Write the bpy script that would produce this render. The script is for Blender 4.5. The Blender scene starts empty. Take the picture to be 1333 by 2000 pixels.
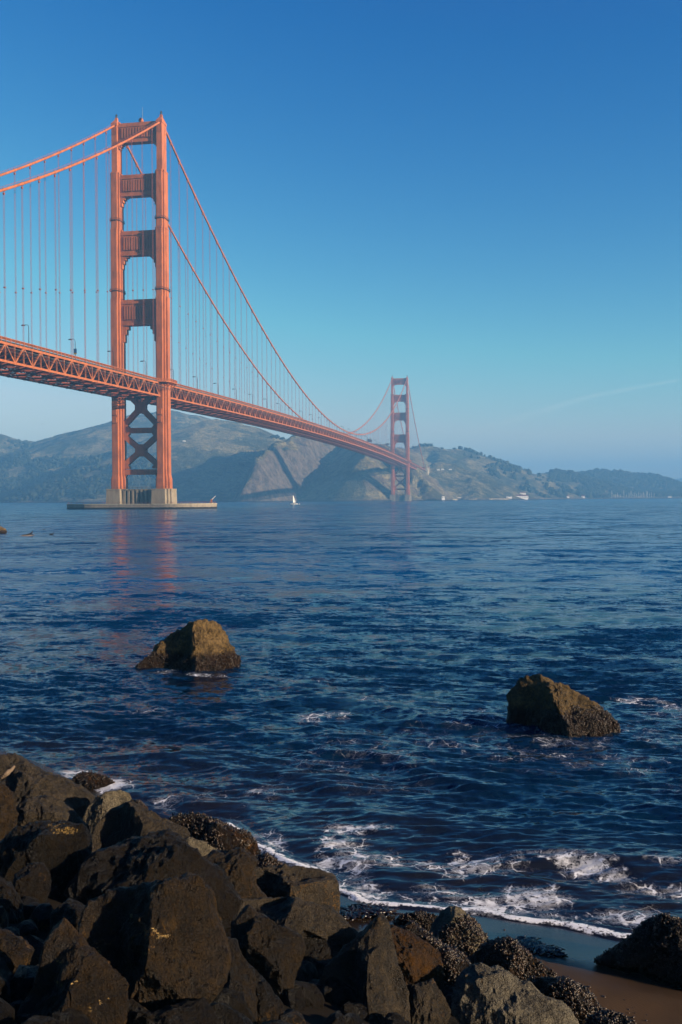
import bpy, math, random
import numpy as np
from mathutils import Matrix, Vector

SC = bpy.context.scene
COL = SC.collection
R = math.radians

# ------------------------------------------------------------------ camera
TH, PIT, ROLL, FPX = -0.176606, -0.0134137, 0.0056092, 1975.0
CAM = np.array([218.363, -561.414, 5.419])
Fv = np.array([math.sin(TH)*math.cos(PIT), math.cos(TH)*math.cos(PIT), math.sin(PIT)])
R0 = np.array([math.cos(TH), -math.sin(TH), 0.0])
U0 = np.cross(R0, Fv)
Rv = math.cos(ROLL)*R0 - math.sin(ROLL)*U0
Uv = math.sin(ROLL)*R0 + math.cos(ROLL)*U0
cd = bpy.data.cameras.new('camera')
cam = bpy.data.objects.new('camera', cd)
COL.objects.link(cam)
cd.sensor_width = 36.0
cd.lens = FPX/2000*36
cd.clip_start = 0.1
cd.clip_end = 60000
cam.matrix_world = Matrix(((Rv[0], Uv[0], -Fv[0], CAM[0]), (Rv[1], Uv[1], -Fv[1], CAM[1]),
                           (Rv[2], Uv[2], -Fv[2], CAM[2]), (0, 0, 0, 1)))
SC.camera = cam

# ------------------------------------------------------------------ sky, sun, exposure
SUN_EL = R(13.5)
SUN_DIR = np.array([math.cos(SUN_EL)*0.97, -math.cos(SUN_EL)*0.243, math.sin(SUN_EL)])   # towards the sun: east, a little south
W = bpy.data.worlds.new("World")
SC.world = W
W.use_nodes = True
nt = W.node_tree
nt.nodes.clear()
sky = nt.nodes.new('ShaderNodeTexSky')
sky.sky_type = 'NISHITA'
sky.sun_disc = False
sky.sun_elevation = SUN_EL
sky.sun_rotation = math.atan2(SUN_DIR[0], SUN_DIR[1])
sky.air_density = 1.0
sky.dust_density = 0.25
sky.ozone_density = 4.0
# clear deep-blue air: the red and green of the sky fall off faster with height (as through a polariser)
sepc = nt.nodes.new('ShaderNodeSeparateColor')
comc = nt.nodes.new('ShaderNodeCombineColor')
nt.links.new(sky.outputs[0], sepc.inputs[0])
def _m(op, a, b):
    n_ = nt.nodes.new('ShaderNodeMath')
    n_.operation = op
    for i_, v_ in enumerate((a, b)):
        if isinstance(v_, float): n_.inputs[i_].default_value = v_
        else: nt.links.new(v_, n_.inputs[i_])
    return n_.outputs[0]
_r, _g, _b = sepc.outputs[0], sepc.outputs[1], sepc.outputs[2]
nt.links.new(_m('MULTIPLY', _r, _m('MAXIMUM', _m('MINIMUM', _m('MULTIPLY', _m('SUBTRACT', _r, 0.62), 0.90), 1.7), 0.0)), comc.inputs[0])
nt.links.new(_m('MULTIPLY', _g, _m('MINIMUM', _m('MULTIPLY', _g, 0.43), 1.22)), comc.inputs[1])
nt.links.new(_b, comc.inputs[2])
bg = nt.nodes.new('ShaderNodeBackground')
bg.inputs['Strength'].default_value = 0.051
wo = nt.nodes.new('ShaderNodeOutputWorld')
nt.links.new(comc.outputs[0], bg.inputs['Color'])
nt.links.new(bg.outputs[0], wo.inputs['Surface'])
sl = bpy.data.lights.new('sun', 'SUN')
sl.energy = 5.0
sl.angle = R(0.53)
sl.color = (1.0, 0.78, 0.54)
sun = bpy.data.objects.new('sun', sl)
COL.objects.link(sun)
sun.location = (300, -600, 200)
sun.rotation_euler = Vector(SUN_DIR).to_track_quat('Z', 'Y').to_euler()
SC.view_settings.view_transform = 'Standard'
SC.view_settings.look = 'None'
SC.view_settings.exposure = 1.68
SC.view_settings.gamma = 1.0
cy = SC.cycles
cy.use_denoising = True
try:
    cy.denoiser = 'OPENIMAGEDENOISE'
except Exception:
    pass
cy.max_bounces = 6
cy.diffuse_bounces = 1
cy.glossy_bounces = 3
cy.transmission_bounces = 2
cy.transparent_max_bounces = 8
cy.volume_bounces = 1
cy.use_adaptive_sampling = True
cy.adaptive_threshold = 0.015
cy.caustics_reflective = False
cy.caustics_refractive = False
cy.sample_clamp_indirect = 4.0

# ------------------------------------------------------------------ helpers
def P(px, py, d):
    """world point seen at photo pixel (px, py) at view depth d"""
    return CAM + Fv*d + Rv*((px-666.5)/FPX*d) + Uv*((1000-py)/FPX*d)

def Pz(px, py, z=0.0):
    v = Fv + Rv*((px-666.5)/FPX) + Uv*((1000-py)/FPX)
    return CAM + v*((z-CAM[2])/v[2])

F2 = np.array([math.sin(TH), math.cos(TH)])
R2 = np.array([math.cos(TH), -math.sin(TH)])

def uv_of(p):
    q = np.asarray(p)[..., :2]-CAM[:2]
    return np.stack([q@R2, q@F2], -1)

def xy_of(u, v):
    return CAM[:2] + np.asarray(u)[..., None]*R2 + np.asarray(v)[..., None]*F2

def _hash(i, j, k, seed):
    n = (i.astype(np.int64)*374761393 + j.astype(np.int64)*668265263 + k.astype(np.int64)*2147483647 + seed*1274126177) & 0xffffffff
    n = ((n ^ (n >> 13))*1274126177) & 0xffffffff
    n = ((n ^ (n >> 15))*2246822519) & 0xffffffff
    n = n ^ (n >> 16)
    return (n & 0xffffff)/float(0x7fffff)-1.0

def vnoise(p, seed=0):
    f = np.floor(p)
    w = p-f
    f = f.astype(np.int64)
    w = w*w*w*(w*(w*6-15)+10)
    i, j, k = f[..., 0], f[..., 1], f[..., 2]
    x, y, z = w[..., 0], w[..., 1], w[..., 2]
    r = 0
    for a in (0, 1):
        for b in (0, 1):
            for c in (0, 1):
                r = r + _hash(i+a, j+b, k+c, seed)*(x if a else 1-x)*(y if b else 1-y)*(z if c else 1-z)
    return r

def fbm(p, octv=4, seed=0, gain=0.5, lac=2.03, ridged=False):
    s, a, t = 0.0, 1.0, 0.0
    p = np.array(p, float)
    for o in range(octv):
        n = vnoise(p, seed+o*17)
        if ridged:
            n = 1-2*np.abs(n)
        s = s+a*n
        t += a
        a *= gain
        p = p*lac+3.7
    return s/t

def p3(x, y, z=0.0):
    x, y = np.broadcast_arrays(np.asarray(x, float), np.asarray(y, float))
    return np.stack([x, y, np.zeros_like(x)+z], -1)

def smooth(a, b, x):
    t = np.clip((x-a)/(b-a), 0, 1)
    return t*t*(3-2*t)

WLOC = {}
def wl(o):
    return WLOC.get(o.name, np.zeros(3)) if o else np.zeros(3)

def link(o, parent=None, loc=(0, 0, 0)):
    """link with WORLD location loc"""
    COL.objects.link(o)
    loc = np.array(loc, float)
    WLOC[o.name] = loc
    if parent:
        o.parent = parent
        loc = loc-wl(parent)
    o.location = loc
    return o

def np_mesh(name, verts, faces, mat, parent=None, smooth_shade=True, origin=None, attrs=None):
    """verts (n,3) world, faces (m,k) one k"""
    verts = np.asarray(verts, float)
    faces = np.asarray(faces, np.int32)
    if origin is None:
        origin = np.array([verts[:, 0].mean(), verts[:, 1].mean(), verts[:, 2].min()])
    origin = np.array(origin, float)
    me = bpy.data.meshes.new(name)
    n, m, k = len(verts), len(faces), faces.shape[1]
    me.vertices.add(n)
    me.vertices.foreach_set('co', (verts-origin).astype(np.float32).ravel())
    me.loops.add(m*k)
    me.loops.foreach_set('vertex_index', faces.ravel())
    me.polygons.add(m)
    me.polygons.foreach_set('loop_start', np.arange(0, m*k, k, dtype=np.int32))
    me.polygons.foreach_set('loop_total', np.full(m, k, np.int32))
    me.polygons.foreach_set('use_smooth', np.full(m, smooth_shade, bool))
    me.update(calc_edges=True)
    me.validate()
    for an, av in (attrs or {}).items():
        at = me.attributes.new(an, 'FLOAT', 'POINT')
        at.data.foreach_set('value', np.asarray(av, np.float32))
    if mat:
        me.materials.append(mat)
    return link(bpy.data.objects.new(name, me), parent, origin)

class MB:
    def __init__(s):
        s.v, s.f = [], []
    def add(s, vs, fs):
        n = len(s.v)
        s.v += [tuple(float(c) for c in x) for x in vs]
        s.f += [tuple(i+n for i in f) for f in fs]
        return s
    def box(s, x0, x1, y0, y1, z0, z1):
        return s.add([(x0, y0, z0), (x1, y0, z0), (x1, y1, z0), (x0, y1, z0), (x0, y0, z1), (x1, y0, z1), (x1, y1, z1), (x0, y1, z1)],
                     [(3, 2, 1, 0), (4, 5, 6, 7), (0, 1, 5, 4), (1, 2, 6, 5), (2, 3, 7, 6), (3, 0, 4, 7)])
    def beam(s, a, b, w, h, up=(0, 0, 1)):
        a, b = np.array(a, float), np.array(b, float)
        d = b-a
        d = d/np.linalg.norm(d)
        up = np.array(up, float)
        if abs(d@up) > 0.999:
            up = np.array([1.0, 0, 0])
        r = np.cross(d, up)
        r /= np.linalg.norm(r)
        u = np.cross(r, d)
        vs = [p+r*sx*w/2+u*sz*h/2 for p in (a, b) for sx, sz in ((-1, -1), (1, -1), (1, 1), (-1, 1))]
        return s.add(vs, [(0, 1, 2, 3), (7, 6, 5, 4), (1, 0, 4, 5), (2, 1, 5, 6), (3, 2, 6, 7), (0, 3, 7, 4)])
    def tube(s, pts, r, n=8, cap=True):
        pts = np.array(pts, float)
        rr = np.broadcast_to(np.asarray(r, float), (len(pts),))
        rings = []
        for i, p in enumerate(pts):
            d = pts[min(i+1, len(pts)-1)]-pts[max(i-1, 0)]
            d = d/np.linalg.norm(d)
            up = np.array([0, 0, 1.0]) if abs(d[2]) < 0.95 else np.array([1.0, 0, 0])
            x = np.cross(d, up)
            x /= np.linalg.norm(x)
            y = np.cross(x, d)
            rings.append([p+rr[i]*(math.cos(t)*x+math.sin(t)*y) for t in np.arange(n)*2*math.pi/n])
        vs = [q for g in rings for q in g]
        fs = []
        for i in range(len(pts)-1):
            for j in range(n):
                k = (j+1) % n
                fs.append((i*n+k, i*n+j, (i+1)*n+j, (i+1)*n+k))
        if cap:
            fs.append(tuple(range(n)))
            fs.append(tuple((len(pts)-1)*n+i for i in reversed(range(n))))
        return s.add(vs, fs)
    def prism(s, poly, z0, z1, sc0=(1, 1), sc1=(1, 1), c=(0, 0), bottom=True):
        """poly CCW in xy about c; scaled at bottom and top"""
        n = len(poly)
        vs = [(c[0]+x*sc0[0], c[1]+y*sc0[1], z0) for x, y in poly]+[(c[0]+x*sc1[0], c[1]+y*sc1[1], z1) for x, y in poly]
        fs = [(i, (i+1) % n, n+(i+1) % n, n+i) for i in range(n)]
        fs.append(tuple(range(n, 2*n)))
        if bottom:
            fs.append(tuple(reversed(range(n))))
        return s.add(vs, fs)
    def xz(s, poly, y0, y1):
        """polygon in the xz plane (CCW seen from -y) extruded from y0 to y1"""
        n = len(poly)
        vs = [(x, y0, z) for x, z in poly]+[(x, y1, z) for x, z in poly]
        fs = [(i, n+i, n+(i+1) % n, (i+1) % n) for i in range(n)]
        fs += [tuple(range(n)), tuple(reversed(range(n, 2*n)))]
        return s.add(vs, fs)
    def build(s, name, mat, parent=None, origin=None, smooth_shade=False):
        v = np.array(s.v)
        if origin is None:
            origin = np.array([(v[:, 0].min()+v[:, 0].max())/2, (v[:, 1].min()+v[:, 1].max())/2, v[:, 2].min()])
        origin = np.array(origin, float)
        me = bpy.data.meshes.new(name)
        me.from_pydata([tuple(x) for x in v-origin], [], s.f)
        me.update()
        if smooth_shade:
            me.polygons.foreach_set('use_smooth', np.ones(len(s.f), bool))
        if mat:
            me.materials.append(mat)
        return link(bpy.data.objects.new(name, me), parent, origin)

def empty(name, loc=(0, 0, 0), parent=None):
    o = bpy.data.objects.new(name, None)
    o.empty_display_size = 0.1
    return link(o, parent, loc)

def tag(o, label=None, cat=None, group=None, kind=None):
    if label: o['label'] = label
    if cat: o['category'] = cat
    if group: o['group'] = group
    if kind: o['kind'] = kind
    return o

def copy_tree(o, parent=None):
    c = o.copy()
    COL.objects.link(c)
    if parent: c.parent = parent
    WLOC[c.name] = wl(o)
    for ch in list(o.children):
        copy_tree(ch, c)
    return c

# ------------------------------------------------------------------ materials
ALB = 0.455      # overall reflectance, for the bright exposure
class NT:
    def __init__(s, name):
        s.m = bpy.data.materials.new(name)
        s.m.use_nodes = True
        s.t = s.m.node_tree
        s.t.nodes.clear()
        s.out = s.n('ShaderNodeOutputMaterial')
    def n(s, typ, **kw):
        o = s.t.nodes.new(typ)
        for k, v in kw.items():
            setattr(o, k, v)
        return o
    def set(s, sock, v):
        if isinstance(v, bpy.types.NodeSocket):
            s.t.links.new(v, sock)
        elif v is not None:
            if sock.type == 'RGBA' and not np.isscalar(v) and len(v) == 3:
                v = (*v, 1)
            sock.default_value = v
    def coord(s, scale=None, kind='Object'):
        c = s.n('ShaderNodeTexCoord').outputs[kind]
        if scale is not None:
            mp = s.n('ShaderNodeMapping')
            mp.inputs['Scale'].default_value = scale if not np.isscalar(scale) else (scale,)*3
            s.t.links.new(c, mp.inputs['Vector'])
            return mp.outputs[0]
        return c
    def geo(s, name='Position'):
        return s.n('ShaderNodeNewGeometry').outputs[name]
    def noise(s, vec, scale, detail=4, rough=0.55, dist=0.0, out='Fac', kind='FBM'):
        o = s.n('ShaderNodeTexNoise', noise_type=kind)
        s.set(o.inputs['Vector'], vec)
        o.inputs['Scale'].default_value = scale
        o.inputs['Detail'].default_value = detail
        o.inputs['Roughness'].default_value = rough
        o.inputs['Distortion'].default_value = dist
        return o.outputs[out]
    def voro(s, vec, scale, feature='F1', out='Distance', rnd=1.0):
        o = s.n('ShaderNodeTexVoronoi', feature=feature)
        s.set(o.inputs['Vector'], vec)
        o.inputs['Scale'].default_value = scale
        o.inputs['Randomness'].default_value = rnd
        return o.outputs[out]
    def ramp(s, fac, *stops):
        o = s.n('ShaderNodeValToRGB')
        e = o.color_ramp.elements
        while len(e) < len(stops): e.new(0.5)
        for i, (p, c) in enumerate(stops):
            e[i].position = p
            e[i].color = (*c, 1) if not np.isscalar(c) else (c, c, c, 1)
        s.set(o.inputs[0], fac)
        return o.outputs[0]
    def mix(s, fac, a, b, blend='MIX'):
        o = s.n('ShaderNodeMix', data_type='RGBA', blend_type=blend)
        s.set(o.inputs[0], fac)
        s.set(o.inputs[6], a)
        s.set(o.inputs[7], b)
        return o.outputs[2]
    def math(s, op, a, b=None, c=None, clamp=False):
        o = s.n('ShaderNodeMath', operation=op)
        o.use_clamp = clamp
        for i, v in enumerate((a, b, c)):
            if v is not None: s.set(o.inputs[i], v)
        return o.outputs[0]
    def vmath(s, op, a, b=None, scale=None):
        o = s.n('ShaderNodeVectorMath', operation=op)
        s.set(o.inputs[0], a)
        if b is not None: s.set(o.inputs[1], b)
        if scale is not None: s.set(o.inputs['Scale'], scale)
        return o.outputs[0]
    def sep(s, v):
        o = s.n('ShaderNodeSeparateXYZ')
        s.set(o.inputs[0], v)
        return o.outputs
    def comb(s, x, y, z):
        o = s.n('ShaderNodeCombineXYZ')
        for i, v in enumerate((x, y, z)): s.set(o.inputs[i], v)
        return o.outputs[0]
    def mrange(s, v, a, b, c=0.0, d=1.0, smoothstep=True):
        o = s.n('ShaderNodeMapRange', interpolation_type='SMOOTHSTEP' if smoothstep else 'LINEAR')
        for k, x in (('Value', v), ('From Min', a), ('From Max', b), ('To Min', c), ('To Max', d)):
            s.set(o.inputs[k], x)
        return o.outputs[0]
    def attr(s, name):
        return s.n('ShaderNodeAttribute', attribute_name=name).outputs['Fac']
    def bump(s, h, strength=0.5, dist=0.1, normal=None):
        o = s.n('ShaderNodeBump')
        s.set(o.inputs['Height'], h)
        o.inputs['Strength'].default_value = strength
        o.inputs['Distance'].default_value = dist
        if normal is not None: s.set(o.inputs['Normal'], normal)
        return o.outputs[0]
    def pbr(s, color, rough=0.6, normal=None, spec=0.5, metal=0.0, ior=1.45):
        o = s.n('ShaderNodeBsdfPrincipled')
        color = s.vmath('SCALE', color, scale=ALB) if isinstance(color, bpy.types.NodeSocket) else tuple(c*ALB for c in color)
        s.set(o.inputs['Base Color'], color)
        s.set(o.inputs['Roughness'], rough)
        s.set(o.inputs['Specular IOR Level'], spec)
        s.set(o.inputs['Metallic'], metal)
        o.inputs['IOR'].default_value = ior
        if normal is not None: s.set(o.inputs['Normal'], normal)
        return o.outputs[0]
    def done(s, shader):
        s.t.links.new(shader, s.out.inputs['Surface'])
        return s.m

def paint(name, col, rough=0.5, var=0.25, scale=0.15, streak=True):
    n = NT(name)
    g = n.geo()
    a = n.noise(n.vmath('MULTIPLY', g, (1, 1, 0.18) if streak else (1, 1, 1)), scale*4, 6, 0.65)
    b = n.noise(g, scale, 3)
    f = n.math('ADD', n.math('MULTIPLY', a, 0.6), n.math('MULTIPLY', b, 0.4))
    c = n.mix(n.mrange(f, 0.32, 0.68), tuple(x*(1-var) for x in col), tuple(x*(1+var*0.7) for x in col))
    c = n.mix(n.mrange(n.noise(n.vmath('MULTIPLY', g, (1, 1, 0.06)), scale*9, 5, 0.7), 0.60, 0.74, 0, 0.4 if streak else 0.25), c, tuple(x*0.45 for x in col))
    return n.done(n.pbr(c, rough, None, 0.25))

def concrete(name, col, tide=None):
    n = NT(name)
    g = n.geo()
    a = n.noise(n.vmath('MULTIPLY', g, (1, 1, 0.12)), 0.9, 6, 0.65)
    b = n.noise(g, 0.35, 5)
    c = n.mix(n.mrange(a, 0.3, 0.7), tuple(x*0.78 for x in col), tuple(x*1.12 for x in col))
    c = n.mix(n.mrange(b, 0.52, 0.68, 0, 0.55), c, tuple(x*0.6*y for x, y in zip(col, (1, 0.9, 0.8))))
    if tide:
        z = n.sep(g)[2]
        z = n.math('ADD', z, n.math('MULTIPLY', n.math('SUBTRACT', n.noise(g, 0.5, 5, 0.7), 0.5), tide*1.1))
        c = n.mix(n.mrange(z, tide*1.25, tide*0.85), c, (0.05, 0.045, 0.035))
        c = n.mix(n.mrange(z, tide*0.95, tide*0.65), c, (0.014, 0.013, 0.013))
    return n.done(n.pbr(c, 0.85, n.bump(b, 0.3, 0.1), 0.3))

ORANGE = paint('international_orange', (0.58, 0.175, 0.052), 0.55, 0.34)
ORANGE2 = paint('orange_deck_paint', (0.60, 0.182, 0.056), 0.6, 0.35, 0.4, False)
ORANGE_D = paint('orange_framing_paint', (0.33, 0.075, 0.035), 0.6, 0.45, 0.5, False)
ROPE = paint('rope_paint', (0.40, 0.11, 0.075), 0.6, 0.15)
CONC = concrete('pier_concrete', (0.42, 0.35, 0.25))
FEND = concrete('fender_concrete', (0.40, 0.34, 0.26), 1.0)
PYL = concrete('pylon_concrete', (0.60, 0.53, 0.38))
ASPH = paint('asphalt', (0.05, 0.05, 0.05), 0.9, 0.2)
GREYM = paint('grey_metal', (0.30, 0.31, 0.32), 0.45, 0.15)
DARKM = paint('dark_metal', (0.05, 0.045, 0.045), 0.5, 0.2)
WHITE = paint('white_paint', (1.5, 1.48, 1.40), 0.5, 0.08)
SAIL = paint('sail_cloth', (1.7, 1.66, 1.52), 0.8, 0.06)
REDROOF = paint('red_roof', (0.30, 0.08, 0.05), 0.8, 0.2)
BLUEB = paint('banner_blue', (0.03, 0.14, 0.36), 0.7, 0.1)
YELB = paint('banner_yellow', (0.50, 0.36, 0.05), 0.7, 0.1)

# ------------------------------------------------------------------ shore geometry shared by sea, sand and bank
_sp = [(-420, 1500), (-150, 1520), (0, 1534), (100, 1548), (160, 1556), (225, 1568), (285, 1584), (340, 1600), (440, 1612), (520, 1668), (600, 1700), (653, 1738), (700, 1759),
       (760, 1771), (850, 1778), (930, 1785), (1000, 1796), (1100, 1810), (1180, 1828), (1230, 1836), (1333, 1862), (1600, 1900), (2300, 1985)]
SHORE = uv_of(np.array([Pz(*q) for q in _sp]))
_d0 = SHORE[0]-SHORE[1]; _d1 = SHORE[-1]-SHORE[-2]
SHORE = np.vstack([SHORE[0]+_d0/np.linalg.norm(_d0)*60, SHORE, SHORE[-1]+_d1/np.linalg.norm(_d1)*40])

def shore_sd(u, v):
    """signed distance to the waterline, positive on land (towards the camera)"""
    best = np.full(np.shape(u), 1e9)
    sg = np.ones(np.shape(u))
    for a, b in zip(SHORE[:-1], SHORE[1:]):
        d = b-a
        L = d@d
        t = np.clip(((u-a[0])*d[0]+(v-a[1])*d[1])/L, 0, 1)
        dx, dy = u-a[0]-t*d[0], v-a[1]-t*d[1]
        q = np.hypot(dx, dy)
        s = np.where(d[0]*(v-a[1])-d[1]*(u-a[0]) < 0, 1.0, -1.0)
        m = q < best-1e-9
        best = np.where(m, q, best)
        sg = np.where(m, s, sg)
    return best*sg

_pp = np.array([(0, 1500, 1/16), (300, 1850, 1/6.6), (650, 1740, 1/12.4), (1000, 1960, 1/9.4), (850, 1850, 1/11.0), (600, 2000, 1/7.2), (100, 1700, 1/10.0)])
IC = np.linalg.lstsq(np.c_[np.ones(len(_pp)), _pp[:, :2]], _pp[:, 2], rcond=None)[0]
def bank_depth(px, py):
    return 1.0/(IC[0]+IC[1]*px+IC[2]*py)
_bp = np.array([P(x, y, bank_depth(x, y)) for x, y in ((100, 1600), (300, 1900), (900, 1900))])
_buv = uv_of(_bp)
BANK = np.linalg.solve(np.c_[np.ones(3), _buv], _bp[:, 2])

def beach_z(u, v):
    sd = shore_sd(u, v)
    z = np.where(sd > 0, 0.105*sd, 0.16*sd)
    z = np.where(sd > 4, 0.42+(sd-4)*0.07, z)
    return np.maximum(z, -2.6), sd

def ground_z(u, v):
    z, sd = beach_z(u, v)
    b = BANK[0]+BANK[1]*u+BANK[2]*v-0.30
    b = np.minimum(b, 3.6)
    b = np.where(sd > -1.5, b, -3)
    side = smooth(3.3, 1.6, u-0.12*(v-8))
    side = np.where(v < 7.5, np.maximum(side, smooth(7.5, 4.5, v)*smooth(14, 6, u)), side)
    z2 = np.maximum(z, b*side+z*(1-side))
    return z2, sd

# ------------------------------------------------------------------ sea
def sea_rows():
    r, out = 5.2, []
    while r < 5600:
        out.append(r)
        r += max(0.014, min(r*r/(5.4*1500.0), r*0.02))
    return np.array(out)

WAVE_DIR = 0.15
def wave_set(seed=5):
    rg = np.random.RandomState(seed)
    ws = []
    for oct_, rms in ((0.14, .155), (0.26, .175), (0.5, .150), (0.95, .085), (1.8, .044), (3.4, .026), (6.5, .016), (12, .012), (22, .009), (40, 0.006)):
        n = 16
        for i in range(n):
            lam = oct_*2**rg.uniform(-.5, .5)
            k = 2*math.pi/lam
            ang = WAVE_DIR+rg.normal(0, 0.40)
            amp = rms*math.sqrt(2.0/n)/k
            ws.append((lam, k*math.sin(ang), k*math.cos(ang), amp, rg.uniform(0, 6.283)))
    return ws

def make_sea():
    rows = sea_rows()
    fine = np.arange(-0.40, 0.4001, 0.00105)
    side = 0.40*1.06**np.arange(1, 26)
    th = np.concatenate([-side[::-1], fine, side])
    th = th[(th > -1.6) & (th < 1.6)]
    nr, nc = len(rows), len(th)
    rr, tt = np.meshgrid(rows, th, indexing='ij')
    u, v = rr*np.sin(tt), rr*np.cos(tt)
    dr = np.gradient(rows)[:, None]
    dth = np.abs(np.gradient(th))[None, :]*rr
    cell = np.maximum(dr, dth)
    z = np.zeros_like(u)
    sd = np.full_like(u, -99.0)
    near = rows < 60
    sd[near] = shore_sd(u[near], v[near])
    far = ~near
    # patches of calmer and rougher water
    gust = 1+0.35*fbm(p3(u/38, v/60), 3, 3)
    shelter = 0.55+0.45*smooth(-0.2, -6, sd)
    unres = np.zeros_like(u)
    cellr = cell.min(axis=1)
    ru = u+0.25*fbm(p3(u*0.5, v*0.5), 2, 8)
    for lam, kx, ky, amp, ph in wave_set():
        # rows on which this wave is resolved
        w = np.clip((lam/(2.6*cellr)-0.8)/0.6, 0, 1)
        k = np.nonzero(w > 0)[0]
        unres += (0.5*(amp**2)*(kx*kx+ky*ky))*(1-w[:, None])
        if len(k) == 0:
            continue
        k1 = k[-1]+1
        s = np.sin(kx*ru[:k1]+ky*v[:k1]+ph)
        # sharpened crests
        z[:k1] += amp*w[:k1, None]*(s+0.16*(s*s-0.5)*2)
    z *= gust*shelter
    # swell feeling the bottom near the sand: low lines along the shore
    along = u*0.8-v*0.6
    wob = fbm(p3(u*0.35, v*0.35), 3, 21)*0.55
    for off, wd, a, thr in ((0.55, 0.28, 0.10, 0.0), (2.7, 0.5, 0.12, -0.1), (5.2, 0.7, 0.11, -0.2), (8.6, 0.9, 0.09, -0.3)):
        q = (sd+off+wob*(1+off*0.25))
        up = np.where(q > 0, q/(wd*0.75), q/(wd*1.6))
        g = smooth(thr-0.25, thr+0.45, fbm(p3(along*0.22+off*7, off*3.3), 2, 33))
        z += a*np.exp(-up**2)*(0.35+0.65*g)
    # foam zones in world space
    foam = np.zeros_like(u)
    fn = fbm(p3(u*0.9, v*0.9), 4, 41)
    blobs = [(668, 1648, .40, .55, 1.0), (700, 1632, .6, .22, .9), (655, 1690, .6, .45, 1.0), (700, 1738, .55, .25, 1.0), (600, 1690, .4, .35, .7), (745, 1690, .35, .3, .55),
             (880, 1690, .5, .20, 1.0), (940, 1706, .5, .22, 1.0), (1010, 1690, .6, .15, .95), (1090, 1694, .45, .16, .9), (1150, 1706, .4, .18, .9), (1205, 1722, .35, .18, .8), (1290, 1752, .6, .18, .85),
             (850, 1750, .5, .2, .8), (1050, 1758, .8, .22, 1.0), (1160, 1792, .6, .2, 1.0), (960, 1772, .6, .2, .9), (1000, 1745, .5, .15, .7), (1260, 1800, .5, .2, .7), (1330, 1700, .5, .2, .5),
             (300, 1572, .45, .3, .8), (225, 1538, .45, .3, .9), (130, 1520, .5, .3, .8), (205, 1556, .3, .25, .9), (430, 1612, .4, .3, .5), (520, 1650, .4, .3, .7),
             (1120, 1365, .7, .4, .40), (1260, 1362, 1.0, .4, .5), (1300, 1370, .8, .4, .5), (640, 1400, 1.0, .6, .42), (720, 1375, .9, .4, .36), (610, 1330, 1.2, .4, .34), (400, 1322, 1.2, .3, .5), (330, 1316, .6, .3, .45), (300, 1395, .9, .4, .34), (470, 1560, 1.2, .5, .36)]
    for bx, by, ru_, rv_, st in blobs:
        c = uv_of(Pz(bx, by))
        q = ((u-c[0])/ru_)**2+((v-c[1])/(rv_*1.6))**2
        foam = np.maximum(foam, st*np.exp(-q)*(0.8+0.5*fn))
    fl = smooth(0.05, 0.5, fbm(p3(u*0.13+4, v*0.09), 3, 95))*smooth(70, 25, v)
    foam = np.maximum(foam, 0.22*fl*(0.8+0.5*fn))
    wob2 = 0.10*fbm(p3(u*2.2, v*2.2), 3, 55)
    front = np.exp(-((sd+0.05+wob2)/(0.055+0.05*np.clip(fn+0.2, 0, 1)))**2)*smooth(-0.35, 0.15, fbm(p3(along*0.5, 0), 2, 60)+0.35)
    # run-up: a thin tongue of water over the sand, ragged at its edge
    z = np.where(sd > -1.2, z*smooth(0.3, -1.2, sd)+0.105*np.clip(sd, -1, 1)*smooth(-0.9, 0.0, sd), z)
    edge = 0.10*fbm(p3(u*1.1, v*1.1), 3, 71)
    z = np.where(sd > -0.25, z+0.022-0.30*np.clip(sd-0.02-edge, 0, 2), z)
    z += 0.012*front*(1+fn)
    depth = smooth(-0.1, -5.5, sd+1.2*fbm(p3(u*0.3, v*0.3), 3, 77))
    keep = sd < 1.4
    unres = np.sqrt(np.clip(unres, 0, None))*gust
    verts = np.c_[xy_of(u.ravel(), v.ravel()), z.ravel()]
    idx = np.arange(nr*nc).reshape(nr, nc)
    q = np.stack([idx[:-1, :-1], idx[:-1, 1:], idx[1:, 1:], idx[1:, :-1]], -1)
    kq = keep[:-1, :-1] | keep[1:, 1:]
    q = q[kq]
    used = np.zeros(nr*nc, bool)
    used[q.ravel()] = True
    remap = np.cumsum(used)-1
    return verts[used], remap[q], dict(foam=foam.ravel()[used], front=front.ravel()[used], rough=unres.ravel()[used], depth=depth.ravel()[used])

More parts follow.
